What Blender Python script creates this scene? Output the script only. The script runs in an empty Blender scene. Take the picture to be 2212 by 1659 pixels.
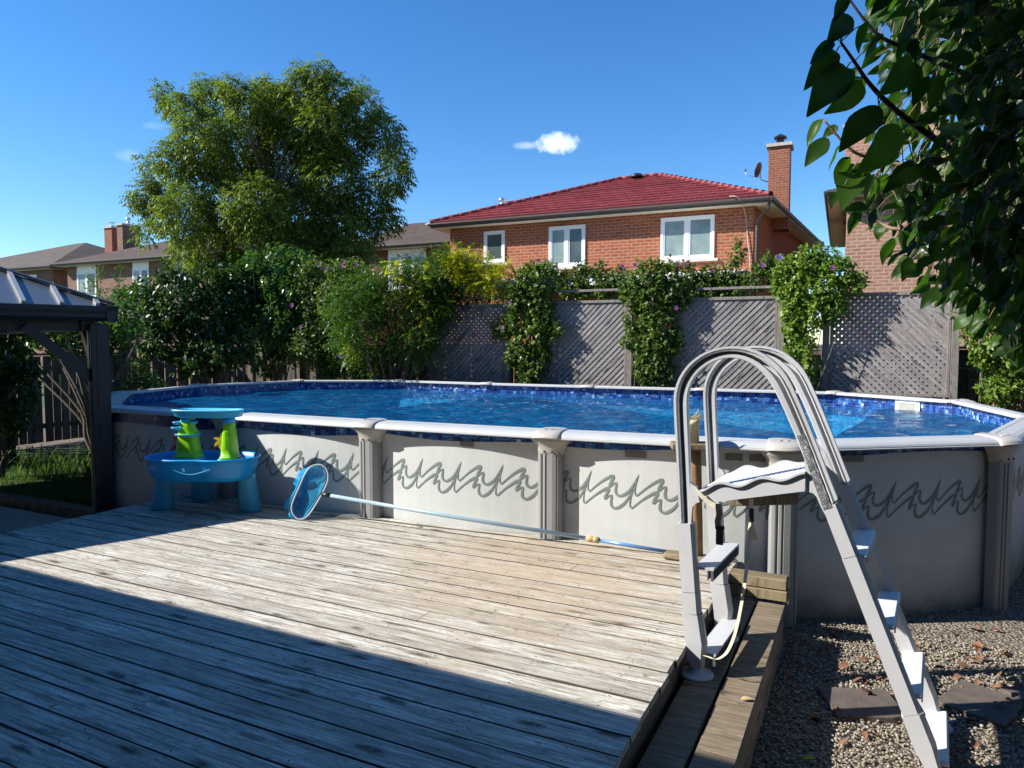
import bpy, math, random
import numpy as np
from mathutils import Vector, Matrix
R=math.radians
random.seed(7); rng=np.random.default_rng(7)
# ------------------------------------------------ camera, sky, sun, exposure
scene=bpy.context.scene
F=1538.; H0=738.; CZ=1.84; PIT=math.atan((829.5-H0)/F)
cd=bpy.data.cameras.new('camera'); cam=bpy.data.objects.new('camera',cd); scene.collection.objects.link(cam)
cam.location=(0,0,CZ); cam.rotation_euler=(R(90)-PIT,0,0)
cd.sensor_width=36; cd.lens=36*F/2212; cd.clip_start=.05; cd.clip_end=3000
scene.camera=cam
scene.render.resolution_x=1024; scene.render.resolution_y=768
SAZ=R(86); SEL=R(34)
L=Vector((math.sin(SAZ)*math.cos(SEL), math.cos(SAZ)*math.cos(SEL), -math.sin(SEL)))   # way the light travels
def nd(nt,t,loc=None,**k):
    n=nt.nodes.new(t)
    for a,b in k.items(): setattr(n,a,b)
    return n
world=bpy.data.worlds.new('World'); scene.world=world; world.use_nodes=True
wt=world.node_tree; wt.nodes.clear(); wl=wt.links
wo=nd(wt,'ShaderNodeOutputWorld'); bg=nd(wt,'ShaderNodeBackground'); sky=nd(wt,'ShaderNodeTexSky')
sky.sky_type='NISHITA'; sky.sun_disc=False; sky.sun_elevation=SEL; sky.sun_rotation=SAZ+math.pi
sky.altitude=150; sky.air_density=1.0; sky.dust_density=.0; sky.ozone_density=5.0
bg.inputs[1].default_value=.10
hs=nd(wt,'ShaderNodeHueSaturation'); hs.inputs['Saturation'].default_value=1.22; hs.inputs['Hue'].default_value=.503
wl.new(sky.outputs[0],hs.inputs['Color'])
# small fair weather clouds, by direction
tc=nd(wt,'ShaderNodeTexCoord')
def ray(px,py):
    x=px-1106; y=py-829.5
    return Vector((x, F*math.cos(PIT)-y*math.sin(PIT), -y*math.cos(PIT)-F*math.sin(PIT)))
last=hs.outputs[0]
for (px,py,hw,hh,amt,seed) in ((1208,310,50,25,1.0,3.),(1135,315,34,9,.35,9.),(282,336,30,14,.12,5.),(335,272,26,9,.10,12.)):
    c=ray(px,py).normalized(); rt=Vector((c.y,-c.x,0)).normalized(); up=rt.cross(c)
    def dot(v):
        n=nd(wt,'ShaderNodeVectorMath',operation='DOT_PRODUCT'); wl.new(tc.outputs['Generated'],n.inputs[0]); n.inputs[1].default_value=v; return n.outputs['Value']
    def ma(op,a,b):
        n=nd(wt,'ShaderNodeMath',operation=op)
        for i,q in enumerate((a,b)):
            if isinstance(q,(int,float)): n.inputs[i].default_value=q
            else: wl.new(q,n.inputs[i])
        return n.outputs[0]
    sx=ma('DIVIDE',dot(rt),hw/F); sy=ma('DIVIDE',dot(up),hh/F)
    d2=ma('ADD',ma('MULTIPLY',sx,sx),ma('MULTIPLY',sy,sy))
    nz=nd(wt,'ShaderNodeTexNoise',noise_dimensions='4D'); nz.inputs['Scale'].default_value=70; nz.inputs['Detail'].default_value=6; nz.inputs['W'].default_value=seed; nz.inputs['Roughness'].default_value=.6
    wl.new(tc.outputs['Generated'],nz.inputs['Vector'])
    m=ma('ADD',ma('SUBTRACT',1.0,d2),ma('MULTIPLY',ma('SUBTRACT',nz.outputs[0],.5),1.9))
    mr=nd(wt,'ShaderNodeMapRange'); wl.new(m,mr.inputs[0]); mr.inputs[1].default_value=.15; mr.inputs[2].default_value=1.1; mr.inputs[4].default_value=amt
    fr=nd(wt,'ShaderNodeMath',operation='GREATER_THAN'); wl.new(dot(c),fr.inputs[0]); fr.inputs[1].default_value=.9
    mk=ma('MULTIPLY',mr.outputs[0],fr.outputs[0])
    mx=nd(wt,'ShaderNodeMixRGB'); wl.new(mk,mx.inputs[0]); wl.new(last,mx.inputs[1]); mx.inputs[2].default_value=(7.6,8.3,9.2,1)
    last=mx.outputs[0]
wl.new(last,bg.inputs[0]); wl.new(bg.outputs[0],wo.inputs[0])
sd=bpy.data.lights.new('sun','SUN'); sd.energy=5.0; sd.angle=R(.53); sd.color=(1,.965,.90)
so=bpy.data.objects.new('sun',sd); scene.collection.objects.link(so); so.rotation_euler=L.to_track_quat('-Z','Y').to_euler(); so.location=(-20,-3,20)
scene.view_settings.view_transform='Standard'; scene.view_settings.look='None'; scene.view_settings.exposure=.98; scene.view_settings.gamma=1
scene.render.engine='CYCLES'
scene.cycles.max_bounces=8; scene.cycles.transparent_max_bounces=12

# ------------------------------------------------ geometry of the place
def G(px,py,z):                       # where the line of sight through a photo pixel meets height z
    r=ray(px,py); t=(z-CZ)/r.z; return Vector((r.x*t,r.y*t,z))
def D(px,py,y):                       # ... at distance y
    r=ray(px,py); t=y/r.y; return Vector((r.x*t,y,CZ+r.z*t))
TH=R(24.8); S_,C_=math.sin(TH),math.cos(TH)
def Y(u,v,z): return Vector((C_*u+S_*v, -S_*u+C_*v, z))     # the yard's own axes: u along the long side of the pool, v away from the house
TD=R(26.5); SD,CD_=math.sin(TD),math.cos(TD)
def K(u,v,z): return Vector((CD_*u+SD*v, -SD*u+CD_*v, z))   # deck axes
def uvy(p): return (C_*p.x-S_*p.y, S_*p.x+C_*p.y)
def uvk(p): return (CD_*p.x-SD*p.y, SD*p.x+CD_*p.y)

# ------------------------------------------------ mesh helpers
class MB:
    def __init__(s): s.v=[]; s.f=[]; s.uv=[]; s.sm=[]; s.mi=[]
    def face(s,pts,uv=None,smooth=False,mi=0):
        b=len(s.v); s.v+= [tuple(p) for p in pts]; s.f.append(tuple(range(b,b+len(pts))))
        if uv is None:
            p0=Vector(pts[0]); e=(Vector(pts[1])-p0); n=e.cross(Vector(pts[-1])-p0)
            if e.length<1e-9 or n.length<1e-12: uv=[(0,0)]*len(pts)
            else:
                e.normalize(); n.normalize(); t=n.cross(e); uv=[((Vector(p)-p0).dot(e),(Vector(p)-p0).dot(t)) for p in pts]
        s.uv+=uv; s.sm.append(smooth); s.mi.append(mi)
    def quad(s,a,b,c,d,u0=0,v0=0,**k):
        w=(Vector(b)-Vector(a)).length; h=(Vector(d)-Vector(a)).length
        s.face([a,b,c,d],[(u0,v0),(u0+w,v0),(u0+w,v0+h),(u0,v0+h)],**k)
    def mesh(s,v,f,smooth=True):
        b=len(s.v); s.v+=[tuple(p) for p in v]
        for q in f: s.f.append(tuple(i+b for i in q)); s.uv+=[(v[i][0],v[i][1]) for i in q]; s.sm.append(smooth); s.mi.append(0)
    def hexa(s,P,uvo=None):            # P: 4 bottom, 4 top points, counterclockwise
        u=uvo or (0,0)
        for q in ((3,2,1,0),(4,5,6,7),(0,1,5,4),(1,2,6,5),(2,3,7,6),(3,0,4,7)): s.quad(*[P[i] for i in q],u0=u[0],v0=u[1])
    def box(s,o,ax,ay,az,uvo=None):    # o corner-centre with half axes
        o=Vector(o); ax=Vector(ax);ay=Vector(ay);az=Vector(az)
        s.hexa([o-ax-ay-az,o+ax-ay-az,o+ax+ay-az,o-ax+ay-az,o-ax-ay+az,o+ax-ay+az,o+ax+ay+az,o-ax+ay+az],uvo)
    def bbox(s,o,ax,ay,az,bev=.01,uvo=None):   # box with chamfered edges
        o=Vector(o); A=[Vector(ax),Vector(ay),Vector(az)]; l=[a.length for a in A]; n=[a.normalized() for a in A]
        V={}
        def P(i,sg):
            key=(i,sg)
            return o+sum((n[j]*sg[j]*(l[j]-(0 if j==i else bev)) for j in range(3)),Vector())
        sg=[(a,b,c) for a in(-1,1) for b in(-1,1) for c in(-1,1)]
        def add(pts,nn):
            c=sum(pts,Vector())/len(pts)
            nv=(pts[1]-pts[0]).cross(pts[2]-pts[0])
            if nv.dot(nn)<0: pts=pts[::-1]
            s.face(pts)
        for i in range(3):
            j,k=(i+1)%3,(i+2)%3
            for si in(-1,1):
                q=[]
                for sj,sk in((-1,-1),(1,-1),(1,1),(-1,1)):
                    t=[0,0,0];t[i]=si;t[j]=sj;t[k]=sk;q.append(P(i,tuple(t)))
                add(q,n[i]*si)
            for sj in(-1,1):
                for sk in(-1,1):
                    t0=[0,0,0];t0[j]=sj;t0[k]=sk;t1=list(t0);t0[i]=-1;t1[i]=1
                    add([P(j,tuple(t0)),P(j,tuple(t1)),P(k,tuple(t1)),P(k,tuple(t0))],n[j]*sj+n[k]*sk)
        for t in sg: add([P(0,t),P(1,t),P(2,t)],sum((n[j]*t[j] for j in range(3)),Vector()))
    def tube(s,pts,rad,seg=8,caps=True,sq=1.0,upv=None):
        pts=[Vector(p) for p in pts]; n=len(pts)
        if not hasattr(rad,'__len__'): rad=[rad]*n
        rings=[]; ref=Vector(upv) if upv else Vector((.3,.2,1)).normalized(); ac=0; acs=[0]
        for i in range(1,n): ac+=(pts[i]-pts[i-1]).length; acs.append(ac)
        for i in range(n):
            t=(pts[min(i+1,n-1)]-pts[max(i-1,0)])
            t=t.normalized() if t.length>0 else Vector((0,0,1))
            x=ref-t*ref.dot(t)
            if x.length<1e-3: x=Vector((1,0,0))-t*t.x
            x.normalize(); ref=x; y=t.cross(x)
            rings.append([pts[i]+(x*math.cos(2*math.pi*k/seg)*sq+y*math.sin(2*math.pi*k/seg))*rad[i] for k in range(seg)])
        b=len(s.v)
        for r in rings: s.v+=[tuple(p) for p in r]
        for i in range(n-1):
            for k in range(seg):
                k2=(k+1)%seg
                s.f.append((b+i*seg+k,b+i*seg+k2,b+(i+1)*seg+k2,b+(i+1)*seg+k)); s.sm.append(True); s.mi.append(0)
                c=2*math.pi*rad[i]
                s.uv+=[(acs[i],k/seg*c),(acs[i],(k+1)/seg*c),(acs[i+1],(k+1)/seg*c),(acs[i+1],k/seg*c)]
        if caps:
            s.f.append(tuple(b+k for k in range(seg))[::-1]); s.uv+=[(0,0)]*seg; s.sm.append(False); s.mi.append(0)
            s.f.append(tuple(b+(n-1)*seg+k for k in range(seg))); s.uv+=[(0,0)]*seg; s.sm.append(False); s.mi.append(0)
    def sweep(s,frames,prof,closed=True,caps=True,smooth=False):
        """frames: list of (origin, xaxis, yaxis); prof: list of (x,y)"""
        rows=[[o+x*p[0]+y*p[1] for p in prof] for o,x,y in frames]; n=len(prof); ac=0
        for i in range(len(rows)-1):
            d=(rows[i+1][0]-rows[i][0]).length; w=0
            for k in range(n if closed else n-1):
                k2=(k+1)%n; dw=(rows[i][k2]-rows[i][k]).length
                s.face([rows[i][k],rows[i+1][k],rows[i+1][k2],rows[i][k2]],[(ac,w),(ac+d,w),(ac+d,w+dw),(ac,w+dw)],smooth=smooth); w+=dw
            ac+=d
        if caps and closed: s.face(rows[0]); s.face(rows[-1][::-1])
    def lathe(s,o,prof,seg=20,ax=None):
        o=Vector(o); z=Vector(ax).normalized() if ax else Vector((0,0,1))
        x=z.orthogonal().normalized(); y=z.cross(x); b=len(s.v)
        for r,h in prof:
            for k in range(seg): a=2*math.pi*k/seg; s.v.append(tuple(o+(x*math.cos(a)+y*math.sin(a))*r+z*h))
        for i in range(len(prof)-1):
            for k in range(seg):
                k2=(k+1)%seg; s.f.append((b+i*seg+k,b+i*seg+k2,b+(i+1)*seg+k2,b+(i+1)*seg+k)); s.sm.append(True); s.mi.append(0); s.uv+=[(k/seg,i),((k+1)/seg,i),((k+1)/seg,i+1),(k/seg,i+1)]
        for i,rv in ((0,1),(len(prof)-1,0)):
            if prof[i][0]>1e-4:
                q=tuple(b+i*seg+k for k in range(seg)); s.f.append(q[::-1] if rv else q); s.uv+=[(0,0)]*seg; s.sm.append(False); s.mi.append(0)
    def build(s,name,mat,parent=None,weld=False):
        me=bpy.data.meshes.new(name); me.from_pydata(s.v,[],s.f)
        l=me.uv_layers.new(name='UVMap'); l.data.foreach_set('uv',np.array(s.uv,dtype=np.float32).ravel())
        me.polygons.foreach_set('use_smooth',np.array(s.sm,dtype=bool))
        for m in (mat if isinstance(mat,(list,tuple)) else [mat]): me.materials.append(m)
        me.polygons.foreach_set('material_index',np.array(s.mi,dtype=np.int32))
        me.update()
        if weld:
            import bmesh
            bm=bmesh.new(); bm.from_mesh(me); bmesh.ops.remove_doubles(bm,verts=bm.verts,dist=1e-4); bmesh.ops.recalc_face_normals(bm,faces=bm.faces); bm.to_mesh(me); bm.free()
        return link(name,me,parent)
def link(name,me,parent=None):
    o=bpy.data.objects.new(name,me); scene.collection.objects.link(o)
    if parent is not None:
        o.parent=parent; o.matrix_parent_inverse=parent.matrix_world.inverted() if parent.type!='EMPTY' else Matrix.Translation(-parent.location)
    return o
def thing(name,label,cat,loc=(0,0,0),group=None):
    o=bpy.data.objects.new(name,None); o.empty_display_size=.1; scene.collection.objects.link(o); o.location=loc
    o['label']=label; o['category']=cat
    if group: o['group']=group
    return o
def tag(o,label,cat,group=None):
    o['label']=label; o['category']=cat
    if group: o['group']=group
    return o
def struct(o,kind='structure'): o['kind']=kind; return o

# ------------------------------------------------ materials
def base(name,rough=.6,metal=0,spec=.5):
    m=bpy.data.materials.new(name); m.use_nodes=True; nt=m.node_tree; b=nt.nodes['Principled BSDF']
    b.inputs['Roughness'].default_value=rough; b.inputs['Metallic'].default_value=metal; b.inputs['Specular IOR Level'].default_value=spec
    return m,nt,b
def col(c): return (c[0],c[1],c[2],1)
def ramp(nt,src,stops,interp='LINEAR'):
    r=nd(nt,'ShaderNodeValToRGB'); r.color_ramp.interpolation=interp; e=r.color_ramp.elements
    while len(e)<len(stops): e.new(.5)
    for i,(p,c) in enumerate(stops): e[i].position=p; e[i].color=col(c) if not isinstance(c,(int,float)) else (c,c,c,1)
    nt.links.new(src,r.inputs[0]); return r.outputs[0]
def mapped(nt,scale,kind='UV',off=None):
    t=nd(nt,'ShaderNodeTexCoord'); m=nd(nt,'ShaderNodeMapping'); m.inputs['Scale'].default_value=scale
    nt.links.new(t.outputs[kind],m.inputs[0])
    return m.outputs[0]
def noise(nt,vec,scale=5,detail=4,rough=.55,dist=0):
    n=nd(nt,'ShaderNodeTexNoise'); n.inputs['Scale'].default_value=scale; n.inputs['Detail'].default_value=detail; n.inputs['Roughness'].default_value=rough; n.inputs['Distortion'].default_value=dist
    nt.links.new(vec,n.inputs['Vector']); return n.outputs[0]
def mixc(nt,f,a,b,mode='MIX'):
    n=nd(nt,'ShaderNodeMixRGB',blend_type=mode)
    for i,q in enumerate((f,a,b)):
        if isinstance(q,(int,float)): n.inputs[i].default_value=q
        elif isinstance(q,tuple): n.inputs[i].default_value=col(q)
        else: nt.links.new(q,n.inputs[i])
    return n.outputs[0]
def mth(nt,op,a,b=0.):
    n=nd(nt,'ShaderNodeMath',operation=op)
    for i,q in enumerate((a,b)):
        if isinstance(q,(int,float)): n.inputs[i].default_value=q
        else: nt.links.new(q,n.inputs[i])
    return n.outputs[0]
def bump(nt,b,h,st=.3,dist=.01):
    n=nd(nt,'ShaderNodeBump'); n.inputs['Strength'].default_value=st; n.inputs['Distance'].default_value=dist
    nt.links.new(h,n.inputs['Height']); nt.links.new(n.outputs[0],b.inputs['Normal'])
def plain(name,c,rough=.5,metal=0,var=.12,scale=8,bst=.0,spec=.5,dirt=None):
    m,nt,b=base(name,rough,metal,spec); v=mapped(nt,(1,1,1),'Object'); n=noise(nt,v,scale,5,.6)
    lo=tuple(x*(1-var) for x in c); hi=tuple(min(1,x*(1+var)) for x in c)
    o=ramp(nt,n,[(.3,lo),(.7,hi)])
    if dirt:
        n2=noise(nt,v,scale*.5,8,.7); o=mixc(nt,ramp(nt,n2,[(.48,0),(.75,.75)]),o,dirt)
    nt.links.new(o,b.inputs['Base Color'])
    if bst: bump(nt,b,noise(nt,v,scale*6,4),bst,.01)
    return m
def island(nt):
    g=nd(nt,'ShaderNodeNewGeometry'); return g.outputs['Random Per Island']
def wood(name,pale,mid,dark,rough=.75,gu=1.2,gv=26,bst=.35,isl=.35,warm=None,white=0):
    m,nt,b=base(name,rough,0,.25); uv=mapped(nt,(gu,gv,1))
    g=noise(nt,uv,2.2,8,.65,.25); p=noise(nt,mapped(nt,(1.1,4.5,1)),1.7,6,.62,.4)
    o=ramp(nt,g,[(.33,dark),(.45,mid),(.60,pale)])
    o=mixc(nt,ramp(nt,p,[(.34,.72),(.62,0)]),o,mid)
    # knots and checks
    vo=nd(nt,'ShaderNodeTexVoronoi'); vo.inputs['Scale'].default_value=1.0; nt.links.new(mapped(nt,(2.6,9.5,1)),vo.inputs['Vector'])
    nn=noise(nt,mapped(nt,(14,40,1)),1,3)
    kd=mth(nt,'ADD',vo.outputs['Distance'],mth(nt,'MULTIPLY',mth(nt,'SUBTRACT',nn,.5),.34))
    o=mixc(nt,ramp(nt,kd,[(.09,.92),(.24,0)]),o,tuple(x*.8 for x in dark))
    fine=noise(nt,mapped(nt,(5,150,1)),1,3,.7)
    o=mixc(nt,ramp(nt,fine,[(.33,.55),(.48,0)]),o,dark)
    if warm:
        t=nd(nt,'ShaderNodeTexCoord'); vm=nd(nt,'ShaderNodeVectorMath',operation='DISTANCE'); nt.links.new(t.outputs['Object'],vm.inputs[0]); vm.inputs[1].default_value=warm[0]
        dd=mth(nt,'ADD',vm.outputs['Value'],mth(nt,'MULTIPLY',mth(nt,'SUBTRACT',p,.5),2.2))
        o=mixc(nt,ramp(nt,mth(nt,'DIVIDE',dd,1.7),[(.2,.5),(.8,0)]),o,mixc(nt,g,warm[1],warm[2]))
    r=island(nt)
    o=mixc(nt,1.0,o,ramp(nt,r,[(0,1-isl),(1,1.0)]),'MULTIPLY')
    mot=noise(nt,mapped(nt,(11,30,1)),1,7,.8,1.2); m2=noise(nt,mapped(nt,(13,22,1)),1,4,.7,1.5); o=mixc(nt,ramp(nt,m2,[(.60,0),(.70,.8)]),o,tuple(x*1.3 for x in dark)); o=mixc(nt,ramp(nt,mot,[(.38,.75),(.49,0)]),o,tuple(x*.60 for x in mid))
    nt.links.new(o,b.inputs['Base Color'])
    bump(nt,b,mixc(nt,.5,g,fine),bst,.006)
    return m
def brick(name,c1,c2,mortar,bw=.21,bh=.075,rough=.9,ms=.012,offs=.5):
    m,nt,b=base(name,rough,0,.2); uv=mapped(nt,(1,1,1))
    t=nd(nt,'ShaderNodeTexBrick'); t.offset=offs; nt.links.new(uv,t.inputs['Vector'])
    t.inputs['Scale'].default_value=1; t.inputs['Brick Width'].default_value=bw; t.inputs['Row Height'].default_value=bh; t.inputs['Mortar Size'].default_value=ms; t.inputs['Mortar Smooth'].default_value=.2
    t.inputs['Color1'].default_value=col(c1); t.inputs['Color2'].default_value=col(c2); t.inputs['Mortar'].default_value=col(mortar)
    n=noise(nt,uv,9,6,.65); o=mixc(nt,.5,t.outputs[0],ramp(nt,n,[(.3,.45),(.7,1.0)]),'MULTIPLY')
    n2=noise(nt,uv,.6,4); o=mixc(nt,.3,o,ramp(nt,n2,[(.3,.55),(.7,1.)]),'MULTIPLY')
    nt.links.new(o,b.inputs['Base Color']); bump(nt,b,mth(nt,'SUBTRACT',mixc(nt,.3,(1,1,1),n),t.outputs['Fac']),.5,.01)
    return m
def leafmat(name,c1,c2,c3,rough=.42,trans=.35,spec=.4,gloss=None):
    m=bpy.data.materials.new(name); m.use_nodes=True; nt=m.node_tree; b=nt.nodes['Principled BSDF']; out=nt.nodes['Material Output']
    b.inputs['Roughness'].default_value=rough; b.inputs['Specular IOR Level'].default_value=spec
    r=island(nt); o=ramp(nt,r,[(0,c1),(.55,c2),(1,c3)])
    p=noise(nt,mapped(nt,(1,1,1),'Object'),1.1,3); o=mixc(nt,.55,o,ramp(nt,p,[(.3,.55),(.7,1.25)]),'MULTIPLY')
    nt.links.new(o,b.inputs['Base Color'])
    t=nd(nt,'ShaderNodeBsdfTranslucent'); tc_=mixc(nt,1.,o,(1.5,1.7,.55),'MULTIPLY'); nt.links.new(tc_,t.inputs[0])
    mx=nd(nt,'ShaderNodeMixShader'); mx.inputs[0].default_value=trans; nt.links.new(b.outputs[0],mx.inputs[1]); nt.links.new(t.outputs[0],mx.inputs[2]); nt.links.new(mx.outputs[0],out.inputs[0])
    return m
M={}
M['deck']=wood('deck_wood',(.76,.735,.65),(.42,.375,.30),(.08,.062,.045),warm=((.15,4.35,.4),(.60,.42,.24),(.34,.22,.11)),isl=.22)
M['deckend']=wood('deck_edge_wood',(.30,.24,.17),(.17,.12,.08),(.06,.04,.03))
M['deckdark']=wood('deck_dark_edge',(.10,.085,.07),(.06,.05,.04),(.02,.017,.014))  # darker wood for board sides and chamfers, so the seams show
M['step']=wood('step_wood',(.42,.34,.24),(.25,.19,.125),(.07,.05,.03),gv=22)
M['timber']=wood('timber_wood',(.34,.28,.18),(.24,.19,.11),(.08,.055,.035),gv=16)
M['log']=wood('log_wood',(.52,.34,.16),(.36,.21,.09),(.10,.06,.03),gv=18)
M['greywood']=wood('lattice_wood',(.40,.375,.355),(.27,.25,.235),(.08,.07,.066),gv=14,isl=.25)
M['postwood']=wood('screen_post_wood',(.30,.27,.24),(.19,.165,.145),(.06,.05,.045),gv=14,isl=.2)
M['fence']=wood('fence_wood',(.20,.165,.125),(.125,.10,.075),(.035,.028,.022),gv=12,isl=.45)
M['wall']=None
M['rim']=plain('rim_white',(.44,.445,.44),.38,0,.05,6,dirt=(.45,.44,.41))
M['cap']=plain('cap_beige',(.40,.375,.34),.45,0,.06,10,.05)
M['postgrey']=plain('post_grey',(.27,.268,.262),.45,0,.06,5,dirt=(.24,.235,.22))
M['motif']=plain('motif_green',(.16,.195,.175),.6,0,.12,9)
M['tape']=plain('tape_grey',(.16,.155,.145),.5,0,.1,9)
M['black']=plain('black_plastic',(.02,.02,.022),.4)
M['screw']=plain('screw_dark',(.05,.04,.035),.5)
M['ladder']=plain('ladder_grey',(.50,.50,.505),.42,0,.04,5,dirt=(.36,.355,.35))
M['ladderstep']=plain('ladder_step',(.62,.63,.64),.5,0,.03,5)
M['ladder_dark']=plain('ladder_rib',(.10,.10,.11),.5)
M['foil']=None
M['strap']=plain('strap_beige',(.62,.56,.42),.8,0,.15,30,.2)
M['strapdark']=plain('strap_grey',(.20,.18,.15),.8,0,.15,30,.2)
M['tan']=plain('tan_plastic',(.60,.53,.33),.45,0,.08,10)
M['pole']=plain('pole_blue',(.36,.50,.58),.25,.35,.08,12)
M['poleblue']=plain('pole_inner_blue',(.13,.26,.50),.25,.35,.08,12)
M['collar']=plain('pole_collar_tan',(.50,.36,.18),.55,0,.1,20)
M['white']=plain('white_frame',(.80,.80,.79),.4,0,.03,5)
M['soffit']=plain('soffit_cream',(.72,.68,.48),.6,0,.04,3)
M['soffit2']=plain('soffit_beige',(.62,.56,.44),.6,0,.04,3)
M['fascia']=plain('fascia_brown',(.085,.065,.055),.45,0,.1,3)
M['concrete']=plain('concrete',(.42,.38,.33),.85,0,.15,6,.3)
M['sill']=plain('sill_stone',(.50,.44,.38),.8,0,.1,6)
M['gaz']=plain('gazebo_metal',(.010,.014,.024),.38,.2,.15,4)
M['gazroof']=plain('gazebo_roof',(.16,.18,.21),.32,.55,.06,2)
M['gazrib']=plain('gazebo_rib',(.50,.48,.44),.3,.5,.06,2)
M['tb1']=plain('toy_blue',(.008,.27,.62),.35,0,.05,8)
M['tb2']=plain('toy_light_blue',(.06,.42,.66),.38,0,.05,8)
M['tleg']=plain('toy_leg_blue',(.06,.36,.58),.45,0,.05,8)
M['tgreen']=plain('toy_green',(.24,.58,.012),.35,0,.05,8)
M['tyel']=plain('toy_yellow',(.80,.50,.015),.4,0,.05,8)
M['tred']=plain('toy_red',(.62,.045,.02),.4,0,.05,8)
M['bark']=plain('bark',(.12,.095,.07),.9,0,.3,14,.6)
M['twig']=plain('twig',(.20,.13,.08),.7,0,.25,30,.2)
M['twigshade']=plain('twig_shaded',(.06,.045,.035),.7,0,.25,30,.2)  # shaded copy of the twig colour, for the near branches
M['soil']=plain('soil',(.10,.075,.05),.95,0,.35,3,.6)
M['lawn']=plain('lawn_ground',(.045,.075,.018),.95,0,.4,5,.5)
M['flag']=plain('slab_stone',(.40,.36,.31),.85,0,.2,5,.35)
M['paver']=plain('paver_brown',(.10,.078,.064),.8,0,.25,9,.3)
M['flower']=plain('petal_pink',(.55,.17,.38),.6,0,.15,20)
M['flowerv']=plain('petal_violet',(.42,.30,.70),.6,0,.15,20)
M['flowerc']=plain('petal_heart',(.60,.03,.14),.6)
M['dish']=plain('dish_grey',(.09,.09,.095),.4,.2,.1,4)
M['metal']=plain('flue_metal',(.55,.56,.57),.3,.8,.1,4)
M['glass']=None
M['brickA']=brick('brick_orange',(.47,.125,.052),(.34,.082,.036),(.40,.25,.17),.27,.098,.9,.017)
M['brickB']=brick('brick_brown',(.30,.165,.11),(.20,.105,.07),(.30,.22,.17))
M['brickC']=brick('brick_dark_red',(.20,.055,.035),(.14,.04,.03),(.22,.14,.11))
M['brickD']=brick('brick_pink',(.44,.225,.155),(.34,.16,.11),(.46,.33,.25),.27,.098,.9,.017)
M['brickE']=brick('brick_chimney',(.34,.11,.06),(.28,.08,.045),(.33,.20,.14))
M['shingle']=brick('roof_shingle_brown',(.135,.095,.078),(.090,.063,.052),(.050,.038,.033),.33,.14,.9,.012)
M['shingle2']=brick('roof_shingle_grey',(.165,.130,.105),(.115,.092,.075),(.06,.05,.042),.33,.14,.9,.012)
M['redtile']=brick('roof_tile_red',(.33,.070,.074),(.25,.052,.056),(.08,.014,.016),.42,.38,.5,.01,.5)
M['patio']=plain('patio_roof_white',(.72,.70,.68),.6,0,.06,2)
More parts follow.
